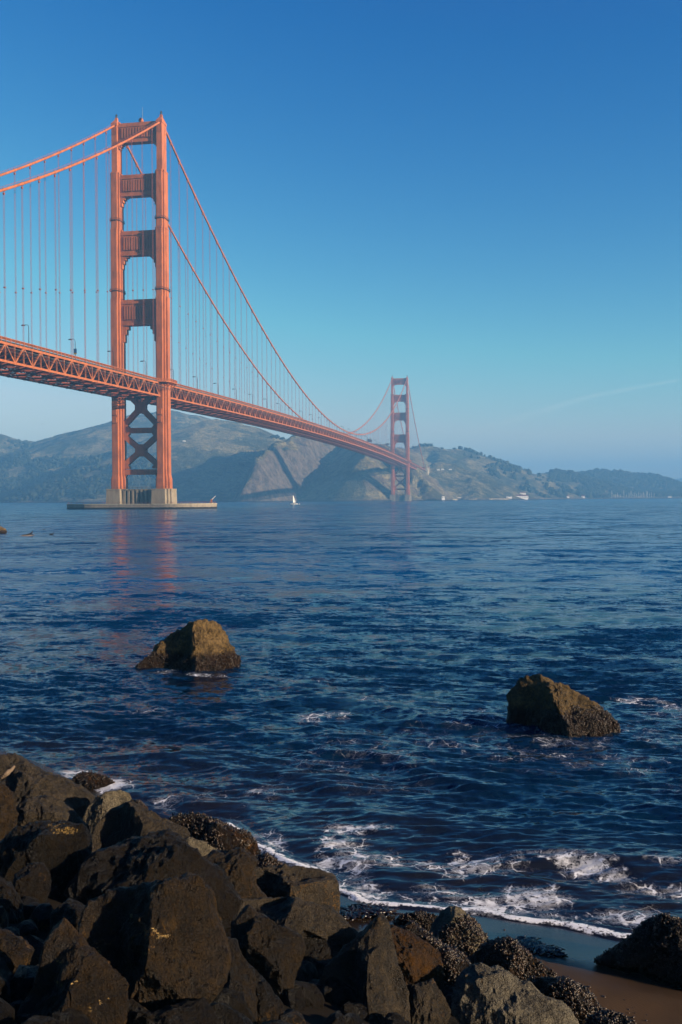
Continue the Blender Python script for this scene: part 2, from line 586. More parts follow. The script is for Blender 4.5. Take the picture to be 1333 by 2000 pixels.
def sea_material():
    n = NT('sea_water')
    g = n.geo()
    rough = n.attr('rough')
    foam, front, depth = n.attr('foam'), n.attr('front'), n.attr('depth')
    # slopes of waves too small for the mesh, straight from noise
    s = None
    for sc, wgt, dt in ((6.5, 0.9, 3), (1.1, 1.0, 3), (0.16, 0.9, 3)):
        c = n.noise(n.vmath('MULTIPLY', g, (0.8, 1.25, 1)), sc, dt, 0.6, out='Color')
        c = n.vmath('SCALE', n.vmath('SUBTRACT', c, (0.5, 0.5, 0.5)), scale=wgt*4.2)
        s = c if s is None else n.vmath('ADD', s, c)
    st = n.math('ADD', n.math('MULTIPLY', rough, 1.5), 0.03)
    s = n.vmath('MULTIPLY', n.vmath('SCALE', s, scale=st), (0.45, 1.1, 0))
    nrm = n.vmath('NORMALIZE', n.vmath('ADD', n.geo('Normal'), s))
    deep = (0.0012, 0.020, 0.058)
    shallow = (0.020, 0.015, 0.010)
    body = n.mix(depth, shallow, deep)
    cd_ = n.n('ShaderNodeVectorMath', operation='DISTANCE')
    n.set(cd_.inputs[0], g)
    cd_.inputs[1].default_value = tuple(Pz(700, 1790))
    body = n.mix(n.mrange(cd_.outputs['Value'], 8, 60), body, (0.0006, 0.105, 0.30))
    big = n.noise(g, 0.02, 3)
    body = n.mix(n.mrange(big, 0.4, 0.65, 0, 0.35), body, (0.002, 0.022, 0.060))
    # waves finer than the mesh act as roughness (alpha ~ 1.4 x rms slope)
    rgh = n.math('MAXIMUM', n.math('SQRT', n.math('MULTIPLY', rough, 0.065)), 0.06)
    water = n.pbr(body, rgh, nrm, 0.5, ior=1.333)
    water.node.inputs['Specular Tint'].default_value = (0.80, 0.97, 1.0, 1)
    # foam lace: torn filaments of several sizes
    w1 = n.noise(g, 1.6, 5, 0.65, out='Color')
    w2 = n.noise(g, 7.0, 4, 0.65, out='Color')
    gw = n.vmath('ADD', g, n.vmath('SCALE', n.vmath('SUBTRACT', w1, (0.5, 0.5, 0.5)), scale=0.34))
    gw = n.vmath('ADD', gw, n.vmath('SCALE', n.vmath('SUBTRACT', w2, (0.5, 0.5, 0.5)), scale=0.10))
    gw = n.vmath('MULTIPLY', gw, (1, 1, 0))
    e1 = n.voro(gw, 3.4, 'DISTANCE_TO_EDGE')
    f1 = n.math('ABSOLUTE', n.math('SUBTRACT', n.noise(gw, 5.5, 5, 0.6), 0.5))
    f2 = n.math('ABSOLUTE', n.math('SUBTRACT', n.noise(gw, 14.0, 4, 0.65), 0.5))
    br = n.noise(n.vmath('ADD', g, (3.1, 9.2, 0)), 1.5, 6, 0.68)
    z1 = n.math('MULTIPLY', foam, n.mrange(br, 0.37, 0.58, 0.0, 1.55))
    e0 = n.voro(gw, 8.0, 'DISTANCE_TO_EDGE')
    l1 = n.mrange(n.math('SUBTRACT', n.math('MULTIPLY', z1, 0.10), e1), -0.016, 0.028)
    l0 = n.mrange(n.math('SUBTRACT', n.math('MULTIPLY', n.math('SUBTRACT', z1, 0.35), 0.11), e0), -0.016, 0.03)
    l2 = n.mrange(n.math('SUBTRACT', n.math('MULTIPLY', z1, 0.070), f1), -0.02, 0.03)
    l3 = n.mrange(n.math('SUBTRACT', n.math('MULTIPLY', z1, 0.060), f2), -0.02, 0.04)
    lace = n.math('MAXIMUM', n.math('MULTIPLY', n.math('MAXIMUM', l1, l0), n.mrange(n.noise(g, 4.5, 4), 0.38, 0.56)), n.math('MULTIPLY', n.math('MAXIMUM', l2, l3), n.mrange(z1, 0.6, 1.2, 0.25, 0.8)))
    lace = n.math('MULTIPLY', lace, n.mrange(z1, 0.10, 0.5))
    fr = n.mrange(n.math('MULTIPLY', front, n.mrange(n.noise(g, 12, 5, 0.75), 0.3, 0.65, 0.1, 1.4)), 0.25, 0.60)
    fac = n.math('MAXIMUM', n.math('MULTIPLY', lace, 0.9), fr, clamp=True)
    fb = n.bump(n.noise(g, 45, 4, 0.7), 0.6, 0.02)
    foam_s = n.pbr((1.60, 1.62, 1.66), 0.75, fb, 0.3)
    mx = n.n('ShaderNodeMixShader')
    n.set(mx.inputs[0], fac)
    n.t.links.new(water, mx.inputs[1])
    n.t.links.new(foam_s, mx.inputs[2])
    return n.done(mx.outputs[0])

_v, _q, _a = make_sea()
sea = np_mesh('sea', _v, _q, sea_material(), attrs=_a, origin=(CAM[0], CAM[1], 0))
tag(sea, 'dark blue rippled sea of the strait, foaming at the sandy edge', 'sea', kind='structure')

# ------------------------------------------------------------------ sand and bank under the boulders
def make_ground():
    uu = np.concatenate([np.linspace(-70, -14, 40), np.arange(-13.8, 14, 0.09), np.linspace(14.5, 70, 40)])
    vv = np.concatenate([np.linspace(-40, 2, 30), np.arange(2.3, 30, 0.09), np.linspace(30.5, 75, 40)])
    u, v = np.meshgrid(uu, vv, indexing='ij')
    z, sd = ground_z(u, v)
    z = z+0.05*fbm(p3(u*0.7, v*0.7), 3, 5)*smooth(0.1, 1.5, sd)
    nu, nv = u.shape
    idx = np.arange(nu*nv).reshape(nu, nv)
    q = np.stack([idx[:-1, :-1], idx[1:, :-1], idx[1:, 1:], idx[:-1, 1:]], -1).reshape(-1, 4)
    zb_, _ = beach_z(u, v)
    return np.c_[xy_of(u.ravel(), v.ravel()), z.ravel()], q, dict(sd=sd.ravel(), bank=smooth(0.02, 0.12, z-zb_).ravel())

def sand_material():
    n = NT('beach_sand')
    g = n.geo()
    sd = n.math('ADD', n.attr('sd'), n.math('MULTIPLY', n.math('SUBTRACT', n.noise(g, 0.7, 3), 0.5), 1.2))
    wet = n.mrange(sd, 2.0, 0.9)
    fine = n.noise(g, 160, 3, 0.7)
    med = n.noise(g, 3.0, 5, 0.6)
    dry = n.mix(med, (0.13, 0.074, 0.036), (0.19, 0.112, 0.056))
    dry = n.mix(n.mrange(fine, 0.35, 0.7), dry, (0.085, 0.050, 0.025))
    spk = n.mrange(n.voro(g, 60, 'F1'), 0.12, 0.06)
    dry = n.mix(n.math('MULTIPLY', spk, 0.5), dry, (0.05, 0.04, 0.03))
    c = n.mix(wet, dry, n.mix(med, (0.026, 0.018, 0.013), (0.040, 0.028, 0.020)))
    c = n.mix(n.attr('bank'), c, n.mix(n.noise(g, 18, 5, 0.7), (0.006, 0.005, 0.004), (0.030, 0.022, 0.014)))  # bank coloured near-black so gaps between boulders read as deep shade
    rip = n.n('ShaderNodeTexWave', wave_type='BANDS', bands_direction='DIAGONAL')
    n.set(rip.inputs['Vector'], g)
    rip.inputs['Scale'].default_value = 12
    rip.inputs['Distortion'].default_value = 7
    rip.inputs['Detail'].default_value = 2
    h = n.math('ADD', n.math('MULTIPLY', rip.outputs['Fac'], n.math('SUBTRACT', n.math('SUBTRACT', 1.0, wet), n.attr('bank'), clamp=True)), n.math('MULTIPLY', fine, 0.4))
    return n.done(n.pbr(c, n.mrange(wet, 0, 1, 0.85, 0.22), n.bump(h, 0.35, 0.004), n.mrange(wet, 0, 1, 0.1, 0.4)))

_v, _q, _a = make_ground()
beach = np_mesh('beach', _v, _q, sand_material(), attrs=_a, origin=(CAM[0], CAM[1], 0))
tag(beach, 'brown sand beach, wet and dark near the foam', 'beach', kind='structure')

# ------------------------------------------------------------------ headlands across the strait
RIDGES = [  # (slope, [(px, py, depth) ...], roundness)
    (0.40, [(-420, 800, 2900), (-260, 812, 2900), (-120, 835, 2850), (0, 850, 2850), (50, 862, 2900), (80, 866, 2950), (110, 858, 2900), (160, 841, 2850), (210, 829, 2800), (270, 812, 2800),
            (335, 803, 2800), (380, 812, 2800), (410, 824, 2800), (470, 842, 2850), (560, 860, 3000), (620, 872, 3000)], 30),
    (0.46, [(335, 806, 2800), (300, 868, 2520), (235, 900, 2380), (170, 930, 2260), (120, 955, 2180)], 20),
    (0.46, [(60, 866, 2900), (30, 905, 2600), (-20, 940, 2400), (-60, 962, 2300)], 20),
    (0.42, [(300, 872, 2330), (335, 848, 2350), (370, 835, 2400), (403, 826, 2430), (425, 820, 2450), (450, 822, 2450), (480, 831, 2450), (504, 845, 2430), (525, 860, 2400), (550, 868, 2350), (575, 880, 2300)], 25),
    (0.50, [(410, 824, 2430), (385, 880, 2250), (350, 925, 2120)], 25),
    (1.45, [(660, 855, 2380), (615, 848, 2200), (575, 850, 2060), (545, 872, 1980), (520, 905, 1900), (500, 938, 1850), (486, 966, 1815)], 5),
    (0.70, [(660, 855, 2380), (668, 862, 2280), (685, 872, 2110), (703, 885, 2000), (718, 902, 1930), (712, 935, 1895), (700, 962, 1880)], 6),
    (0.80, [(668, 862, 2280), (722, 867, 2320), (745, 873, 2220), (775, 891, 2090), (802, 911, 2005), (845, 948, 1935), (866, 970, 1905)], 5),
    (1.35, [(772, 905, 2010), (752, 925, 1965), (730, 948, 1930), (706, 968, 1900)], 3),
    (1.4, [(785, 905, 2010), (775, 930, 1940), (762, 962, 1900)], 3),
    (1.3, [(815, 922, 1990), (812, 945, 1930), (808, 968, 1905)], 3),
    (0.50, [(722, 867, 2330), (760, 872, 2450), (800, 878, 2700)], 10),
    (0.40, [(700, 880, 2700), (760, 873, 2700), (800, 878, 2700), (820, 875, 2700), (840, 870, 2700), (870, 879, 2750), (890, 877, 2750), (905, 884, 2750), (940, 899, 2800), (960, 909, 2800),
            (1000, 921, 2850), (1030, 927, 2880), (1050, 927, 2900), (1075, 922, 3000), (1105, 925, 3000), (1140, 935, 3000), (1200, 950, 3000)], 14),
    (0.60, [(845, 870, 2700), (858, 888, 2580), (862, 908, 2450)], 6),
    (0.60, [(892, 878, 2740), (893, 895, 2620), (885, 912, 2480)], 6),
    (0.52, [(905, 884, 2750), (940, 915, 2600), (975, 940, 2480)], 8),
    (0.52, [(848, 905, 2300), (862, 906, 2330), (885, 906, 2330), (915, 918, 2300), (940, 930, 2280), (965, 948, 2260), (990, 965, 2250), (1004, 971, 2240)], 10),
    (0.50, [(885, 906, 2330), (900, 935, 2230), (915, 960, 2160)], 8),
    (0.42, [(1085, 950, 3300), (1110, 939, 3300), (1140, 926, 3350), (1170, 920, 3400), (1200, 923, 3400), (1240, 929, 3400), (1270, 929, 3400), (1295, 938, 3450), (1320, 950, 3500), (1400, 960, 3500), (1600, 955, 3600)], 40),
    (0.45, [(1040, 945, 3050), (1100, 950, 3000), (1160, 957, 2980), (1200, 966, 2960)], 20),
]

def terrain_h(u, v, detail=True):
    wu = u+26*fbm(p3(u/170, v/170), 3, 101)
    wv = v+26*fbm(p3(u/170, v/170), 3, 102)
    wu2 = wu+9*fbm(p3(u/42, v/42), 3, 103)
    wv2 = wv+9*fbm(p3(u/42, v/42), 3, 104)
    z = np.full(u.shape, -12.0)
    cliff = np.zeros(u.shape)
    for sl_, pts, rd in RIDGES:
        w = np.array([P(*q) for q in pts])
        g = np.c_[uv_of(w), w[:, 2]]
        uu, vv = (wu2, wv2) if sl_ > 0.8 else (wu, wv)
        for a, b in zip(g[:-1], g[1:]):
            d = b[:2]-a[:2]
            t = np.clip(((uu-a[0])*d[0]+(vv-a[1])*d[1])/(d@d), 0, 1)
            q = np.hypot(uu-a[0]-t*d[0], vv-a[1]-t*d[1])
            zz = a[2]+t*(b[2]-a[2])-sl_*(np.sqrt(q*q+rd*rd)-rd)
            if detail is False:
                pass
            m = zz > z
            cliff = np.where(m, 1.0 if sl_ > 0.8 else 0.0, cliff)
            z = np.maximum(z, zz)
    pxx = 666.5+u/v*FPX
    cliff = np.where((pxx > 712) & (pxx < 880) & (v < 2130), 1.0, cliff)
    # low shore land on the right
    sh = np.interp(u, [250, 330, 480, 700, 1000, 1500, 3000], [9999, 2330, 2480, 2620, 2700, 2760, 2800])
    low = np.minimum(3.0, (v-sh)*0.25)+smooth(60, 400, v-sh)*9
    z = np.maximum(z, low)
    # beach on the far left
    shl = np.interp(u, [-3000, -760, -700, -640], [2200, 2230, 2260, 9999])
    z = np.maximum(z, np.minimum(4.0, (v-shl)*0.08))
    hh = np.clip(z, 0, None)
    gul = np.where(cliff > 0.5, fbm(p3(u/38, v/120), 5, 111, ridged=True), fbm(p3(u/60, v/110), 4, 111, ridged=True))
    z = z+np.where(cliff > 0.5, np.minimum(11, hh*0.14), np.minimum(4.5, hh*0.045))*gul
    z = z+np.where(cliff > 0.5, np.minimum(4.5, hh*0.09), 0)*fbm(p3(u/19, v/34), 3, 131, ridged=True)
    z = z+np.minimum(1.8, hh*0.05)*fbm(p3(u/13, v/13), 3, 121)*np.where(cliff > 0.5, 2.2, 1)
    return z, cliff

def grid_mesh(name, uu, vv, fn, mat, attrs_fn=None):
    u, v = np.meshgrid(uu, vv, indexing='ij')
    z, cl = fn(u, v)
    nu, nv = u.shape
    idx = np.arange(nu*nv).reshape(nu, nv)
    q = np.stack([idx[:-1, :-1], idx[1:, :-1], idx[1:, 1:], idx[:-1, 1:]], -1).reshape(-1, 4)
    zq = z.ravel()[q].max(1)
    q = q[zq > -4]
    used = np.zeros(nu*nv, bool)
    used[q.ravel()] = True
    rm = np.cumsum(used)-1
    vs = np.c_[xy_of(u.ravel(), v.ravel()), z.ravel()][used]
    return np_mesh(name, vs, rm[q], mat, attrs=dict(cliff=cl.ravel()[used]))

def hill_material():
    n = NT('headland_cover')
    g = n.geo()
    nz = n.sep(n.geo('Normal'))[2]
    z = n.sep(g)[2]
    a = n.noise(g, 0.009, 5, 0.6)
    b = n.noise(g, 0.05, 6, 0.7)
    c = n.noise(g, 0.22, 4, 0.7)
    scrub = n.mix(n.mrange(b, 0.35, 0.65), (0.080, 0.088, 0.050), (0.175, 0.175, 0.095))
    grass = n.mix(n.mrange(b, 0.35, 0.65), (0.34, 0.29, 0.14), (0.50, 0.42, 0.22))
    f = n.math('ADD', n.math('MULTIPLY', a, 0.75), n.math('MULTIPLY', b, 0.35))
    col = n.mix(n.mrange(f, 0.49, 0.62), scrub, grass)
    col = n.mix(n.mrange(c, 0.48, 0.64, 0, 0.75), col, (0.058, 0.066, 0.040))
    rock = n.mix(n.mrange(n.noise(n.vmath('MULTIPLY', g, (1, 1, 0.35)), 0.11, 6, 0.7), 0.3, 0.7), (0.09, 0.072, 0.058), (0.30, 0.24, 0.185))
    rf = n.math('MULTIPLY', n.attr('cliff'), n.mrange(n.math('ADD', nz, n.math('MULTIPLY', n.math('SUBTRACT', b, 0.5), 0.5)), 0.86, 0.66))
    col = n.mix(rf, col, rock)
    shore = n.mrange(n.math('ADD', z, n.math('MULTIPLY', c, 6)), 10.0, 5.0)
    col = n.mix(n.math('MULTIPLY', shore, 0.8), col, rock)
    col = n.mix(n.mrange(z, 2.2, 0.8), col, (0.03, 0.027, 0.025))
    h = n.math('ADD', n.math('MULTIPLY', b, 2.0), c)
    return n.done(n.pbr(col, 0.95, n.bump(h, 0.9, 5.0), 0.1))

HILL = hill_material()
hills = grid_mesh('hills', np.arange(-1750, 1900, 6.5), np.arange(1740, 3900, 6.5), terrain_h, HILL)
tag(hills, 'grassy headlands and bare cliffs across the strait', 'hills', kind='structure')

def far_h(u, v):
    z = np.full(u.shape, -12.0)
    g = [P(*q) for q in ((1240, 942, 6200), (1300, 937, 6200), (1345, 932, 6300), (1500, 925, 6500), (1800, 935, 6600))]
    g = [np.r_[uv_of(w), w[2]] for w in g]
    for a, b in zip(g[:-1], g[1:]):
        d = b[:2]-a[:2]
        t = np.clip(((u-a[0])*d[0]+(v-a[1])*d[1])/(d@d), 0, 1)
        q = np.hypot(u-a[0]-t*d[0], v-a[1]-t*d[1])
        z = np.maximum(z, a[2]+t*(b[2]-a[2])-0.22*q)
    return z+6*fbm(p3(u/90, v/90), 4, 200), np.zeros(u.shape)
fh = grid_mesh('distant_hill', np.arange(1300, 3900, 30), np.arange(5400, 7400, 30), far_h, HILL)
tag(fh, 'faint blue distant hill beyond the wooded point', 'hill', kind='structure')

def ground_at(px, py_guess, d):
    """terrain point at view depth d in the column px"""
    p = P(px, py_guess, d)
    u, v = uv_of(p)
    z, _ = terrain_h(np.array([[u]]), np.array([[v]]))
    return np.array([p[0], p[1], float(z[0, 0])])

# ------------------------------------------------------------------ haze: the air over the strait
def make_haze():
    c = xy_of(300.0, 3000.0)
    mb = MB()
    vs = []
    for zz in (-14.0, 270.0):
        for su, sv in ((-6500, -1500), (7000, -1500), (7000, 8200), (-6500, 8200)):
            q = xy_of(float(su), float(sv))
            vs.append((q[0], q[1], zz))
    mb.add(vs, [(3, 2, 1, 0), (4, 5, 6, 7), (0, 1, 5, 4), (1, 2, 6, 5), (2, 3, 7, 6), (3, 0, 4, 7)])
    n = NT('haze_air')
    pv = n.n('ShaderNodeVolumePrincipled')
    pv.inputs['Color'].default_value = (0.13, 0.36, 0.66, 1)
    pv.inputs['Density'].default_value = 0.00030
    pv.inputs['Anisotropy'].default_value = 0.0
    n.t.links.new(pv.outputs[0], n.out.inputs['Volume'])
    o = mb.build('haze', n.m)
    tag(o, 'pale blue sea haze lying over the strait and headlands', 'haze', kind='stuff')
make_haze()

# ------------------------------------------------------------------ the suspension bridge
def z_rail(y):
    y = np.asarray(y, float)
    m = 82-7.2*((y-640)/640)**2
    return np.where(y < 0, 74.8+0.0205*y, np.where(y > 1280, 74.8-0.0205*(y-1280), m))

def z_cable(y):
    y = np.asarray(y, float)
    def side(q):      # q metres out from the tower
        return 224.5-0.46*q-40*(q/343)*(1-q/343)
    return np.where(y < 0, side(-y), np.where(y > 1280, side(y-1280), 85+139.5*((y-640)/640)**2))

Y0, Y1 = -343.0, 1623.0
bridge = empty('suspension_bridge', (0, 640, 0))
tag(bridge, 'orange-red suspension bridge with two tall towers crossing the strait', 'bridge')

TIERS = [  # (z_bottom, z_top, [(width x, length y), ...])
    (195.5, 223.6, [(3.3, 7.6)]),
    (162.8, 195.5, [(3.35, 9.6), (5.2, 6.6)]),
    (122.6, 162.8, [(3.4, 11.2), (5.3, 7.6), (6.1, 3.2)]),
    (20.0, 122.6, [(3.5, 12.4), (5.3, 8.4), (7.2, 4.4)]),
]
def cross_poly(secs, e=0.0):
    q = []
    for w, d in secs:
        q.append((w/2+e, d/2+e))
    pts = []
    # quadrant x>0,y<0 from the -y end outwards
    for i, (w, d) in enumerate(q):
        pts.append((w, -d))
        if i+1 < len(q):
            pts.append((w, -q[i+1][1]))
    quad = pts
    mirror = [(x, -y) for x, y in reversed(quad)]
    right = quad+mirror
    left = [(-x, -y) for x, y in right]
    return right+left

def make_leg(cx):
    m = MB()
    for z0, z1, secs in TIERS:
        m.prism(cross_poly(secs), z0, z1, c=(cx, 0), bottom=False)
        if z0 > 30:
            # plinth course at each setback
            m.prism(cross_poly([(w+0.28, d+0.28) for w, d in secs]), z1-1.0, z1-0.35, c=(cx, 0))
    # fluted slots near the head of the leg
    for k in range(4):
        x = cx-1.2+k*0.8
        for y in (-3.8, 3.8):
            m.box(x-0.2, x+0.2, y-0.14, y+0.14, 217.2, 222.4)
    m.prism(cross_poly([(3.7, 8.2)]), 222.6, 223.9, c=(cx, 0))
    # flared foot
    base = TIERS[-1][2]
    m.prism(cross_poly(base), 17.4, 20.0, (1.17, 1.10), (1, 1), c=(cx, 0))
    m.prism(cross_poly(base), 11.5, 17.4, (1.20, 1.12), (1.17, 1.10), c=(cx, 0))
    # brackets under the deck on the outer end
    for z in (54.5, 50.0):
        m.box(cx-1.3, cx+1.3, -7.0, -6.2, z, z+3.2)
    return m

def make_strut(z0, z1, hx, k, npil):
    """deep portal strut between the legs: cornices and upright ribs on both faces"""
    m = MB()
    t = 2.1
    m.box(-hx, hx, -t, t, z0, z1)
    m.box(-hx, hx, -t-0.45, t+0.45, z1-1.3, z1+0.15)
    m.box(-hx, hx, -t-0.30, t+0.30, z0-0.12, z0+1.5)
    for s in (-1, 1):
        for i in range(npil+1):
            x = -hx*0.78+2*hx*0.78*i/npil
            y0, y1 = (-t-0.62, -t+0.1) if s < 0 else (t-0.1, t+0.62)
            m.box(x-0.42, x+0.42, y0, y1, z0+(z1-z0)*0.24, z0+(z1-z0)*0.80)
        m.box(*((-hx*0.86, hx*0.86) + ((-t-0.34, -t) if s < 0 else (t, t+0.34))), z0+(z1-z0)*0.80, z0+(z1-z0)*0.84)
    m.box(-hx+0.5, hx-0.5, -t+0.3, -t+0.4, z1+0.15, z1+1.2)
    # corner corbels below and above
    for s in (-1, 1):
        st = [(1.0, k*1.0), (1.9, k*0.62), (3.0, k*0.34), (4.4, k*0.16)]
        for i, (wd, dp) in enumerate(st):
            xa, xb = sorted((s*hx, s*(hx-wd)))
            tt = t-0.12*i-0.1
            m.box(xa, xb, -tt, tt, z0-dp, z0-0.06-0.01*i)
        st2 = [(0.9, 1.9), (2.2, 0.8)]
        for i, (wd, dp) in enumerate(st2):
            xa, xb = sorted((s*hx, s*(hx-wd)))
            m.box(xa, xb, -t+0.3+0.1*i, t-0.3-0.1*i, z1+0.17, z1+0.15+dp)
    return m

def make_tower(yc, extras):
    tw = empty('tower', (0, yc, 0), bridge)
    def sub(m, name, mat, par=tw):
        o = m.build(name, mat, par)
        o.location.y += yc*0
        return o
    # built round y = 0, so give the parts the tower's own origin
    WL0 = WLOC[tw.name].copy()
    WLOC[tw.name] = np.zeros(3)
    for s in (-1, 1):
        leg = make_leg(13.7*s).build('leg', ORANGE, tw)
        for z, e in ((168.0, 0.9), (127.0, 0.9)):
            secs = TIERS[1][2] if z > 163 else TIERS[2][2]
            m = MB()
            m.prism(cross_poly(secs, e*0.6), z-0.5, z-0.2, c=(13.7*s, 0))
            p = cross_poly(secs, e*0.55)
            for (ax, ay), (bx, by) in zip(p, p[1:]+p[:1]):
                m.beam((13.7*s+ax, ay, z+0.75), (13.7*s+bx, by, z+0.75), 0.12, 0.12)
                m.beam((13.7*s+ax, ay, z-0.2), (13.7*s+ax, ay, z+0.75), 0.10, 0.10)
            m.build('catwalk', DARKM, leg)
        # saddle housing: stepped roof over the cable, and the beacon
        m = MB()
        sq = [(1.0, -1.0), (1.0, 1.0), (-1.0, 1.0), (-1.0, -1.0)]
        m.prism(sq, 223.9, 226.4, (1.85, 3.9), (0.9, 1.5), c=(13.7*s, 0))
        m.prism(sq, 226.4, 228.2, (0.8, 0.9), (0.65, 0.7), c=(13.7*s, 0))
        m.build('saddle_housing', ORANGE, tw)
        m = MB()
        m.tube([(13.7*s, 0, 228.2), (13.7*s, 0, 229.6)], 0.55, 8)
        m.tube([(13.7*s, 0, 229.6), (13.7*s, 0, 230.4)], [0.75, 0.2], 8)
        m.build('beacon', DARKM, tw)
    hx = 13.7-1.7
    for z0, z1, k, npil, ins in ((212.8, 223.0, 3.2, 11, 0.0), (181.8, 193.0, 5.5, 11, 0.9), (147.4, 160.4, 7.5, 11, 1.0), (106.9, 120.6, 15.5, 11, 1.0)):
        make_strut(z0, z1, hx-ins, k, npil).build('portal_strut', ORANGE, tw)
    # cross bracing below the roadway
    def xbrace(zt, zb, clip):
        m = MB()
        w, t = 2.9, 1.5
        zc = (zt+zb)/2
        X = 11.6
        m.beam((-X, 0, zt), (X, 0, zb), 2*t, w, (0, 0, 1))
        for a, b in (((X, 0, zt), (0, 0, zc)), ((0, 0, zc), (-X, 0, zb))):
            m.beam(a, b, 2*t-0.02, w, (0, 0, 1))
        # gusset plates at the crossing and in the corners
        g = 3.5
        m.xz([(-g*.62, zc-g), (g*.62, zc-g), (g*.95, zc-g*.45), (g*.95, zc+g*.45), (g*.62, zc+g), (-g*.62, zc+g), (-g*.95, zc+g*.45), (-g*.95, zc-g*.45)], -t-0.03, t+0.03)
        for sx in (-1, 1):
            for zz, dz in ((zt, -1), (zb, 1)):
                poly = [(sx*X, zz+dz*6.0), (sx*(X-4.6), zz), (sx*(X-4.6), zz-dz*1.0), (sx*X, zz-dz*1.0)]
                if sx*dz > 0: poly = poly[::-1]
                m.xz(poly, -t-0.06, t+0.06)
        return m
    xbrace(70.8, 47.4, True).build('cross_brace', ORANGE, tw)
    xbrace(43.8, 24.4, False).build('cross_brace', ORANGE, tw)
    for z0, z1 in ((44.2, 47.2), (19.9, 23.0)):
        m = MB()
        m.box(-11.7, 11.7, -1.6, 1.6, z0, z1)
        for s in (-1, 1):
            if z0 < 30:
                m.xz([(s*11.7, z0-3.4), (s*11.7, z0), (s*8.6, z0)][::(-1 if s > 0 else 1)], -1.4, 1.4)
        m.build('horizontal_strut', ORANGE, tw)
    # concrete pier: two pedestals and a ribbed wall between
    pier = empty('pier', (0, 0, 0), tw)
    for s in (-1, 1):
        m = MB()
        ped = [(8.2, 20.0), (10.2, 14.6), (12.0, 9.0)]
        m.prism(cross_poly(ped), -3.0, 10.9, (1.07, 1.05), (0.98, 0.98), c=(13.7*s, 0))
        m.prism(cross_poly(ped), 10.9, 11.6, (1.0, 1.0), (1.0, 1.0), c=(13.7*s, 0))
        m.build('pedestal', CONC, pier)
    m = MB()
    m.box(-8.4, 8.4, -5.6, 5.6, -3.0, 11.2)
    m.box(-8.3, 8.3, -7.4, 7.4, 10.6, 11.45)
    for i in range(7):
        x = -7.8+i*2.6
        for s in (-1, 1):
            y0, y1 = sorted((s*5.5, s*7.5))
            m.box(x-0.62, x+0.62, y0, y1, -3.0, 10.6)
    m.build('ribbed_wall', CONC, pier)
    m = MB()
    for s in (-1, 1):
        for a in range(-18, 18, 3):
            m.tube([(a, s*8.6, 11.5), (a, s*8.6, 12.7)], 0.07, 4)
        m.beam((-18, s*8.6, 12.7), (18, s*8.6, 12.7), 0.09, 0.09)
        m.beam((-18, s*8.6, 12.1), (18, s*8.6, 12.1), 0.07, 0.07)
    m.build('guard_rail', DARKM, pier)
    WLOC[tw.name] = WL0
    return tw

tower = make_tower(0.0, True)
far_tower = copy_tree(tower, bridge)
tower['label'] = 'nearer tower standing on the pale concrete pier inside the fender'
far_tower['label'] = 'far tower fading into the haze below the headland'
# local offsets are relative to the bridge origin (y 640)
tower.location = (0, -640, 0)
far_tower.location = (0, 640, 0)
# siren drum and whip antenna on the nearer tower only
m = MB()
_c, _a = np.array([1.6, -0.6, 225.6]), np.array([-0.35, -0.9, 0.25])
_a /= np.linalg.norm(_a)
m.tube([_c-_a*1.3, _c-_a*0.9, _c+_a*0.75, _c+_a*0.8, _c+_a*0.1], [0.9, 1.15, 1.3, 1.12, 0.95], 18)
m.box(0.8, 2.4, -1.2, 0.4, 223.1, 224.6)
m.build('siren_drum', ORANGE, bridge)
m = MB()
m.tube([(2.2, 0.3, 223.1), (2.2, 0.3, 227), (2.2, 0.3, 233.5)], [0.16, 0.12, 0.06], 6)
m.build('antenna', GREYM, bridge)

# deck
ys = np.arange(Y0, Y1+0.1, 7.62)
NP = len(ys)
zr = z_rail(ys)
m = MB()
for a, b, za, zb in zip(ys[:-1], ys[1:], zr[:-1], zr[1:]):
    for x0, x1, t0, t1 in ((-10.4, 10.4, -2.15, -1.55), (-14.2, -10.4, -1.9, -1.35), (10.4, 14.2, -1.9, -1.35)):
        m.add([(x0, a, za+t0), (x1, a, za+t0), (x1, b, zb+t0), (x0, b, zb+t0), (x0, a, za+t1), (x1, a, za+t1), (x1, b, zb+t1), (x0, b, zb+t1)],
              [(3, 2, 1, 0), (4, 5, 6, 7), (1, 2, 6, 5), (3, 0, 4, 7)])
m.build('road_deck', ASPH, bridge)

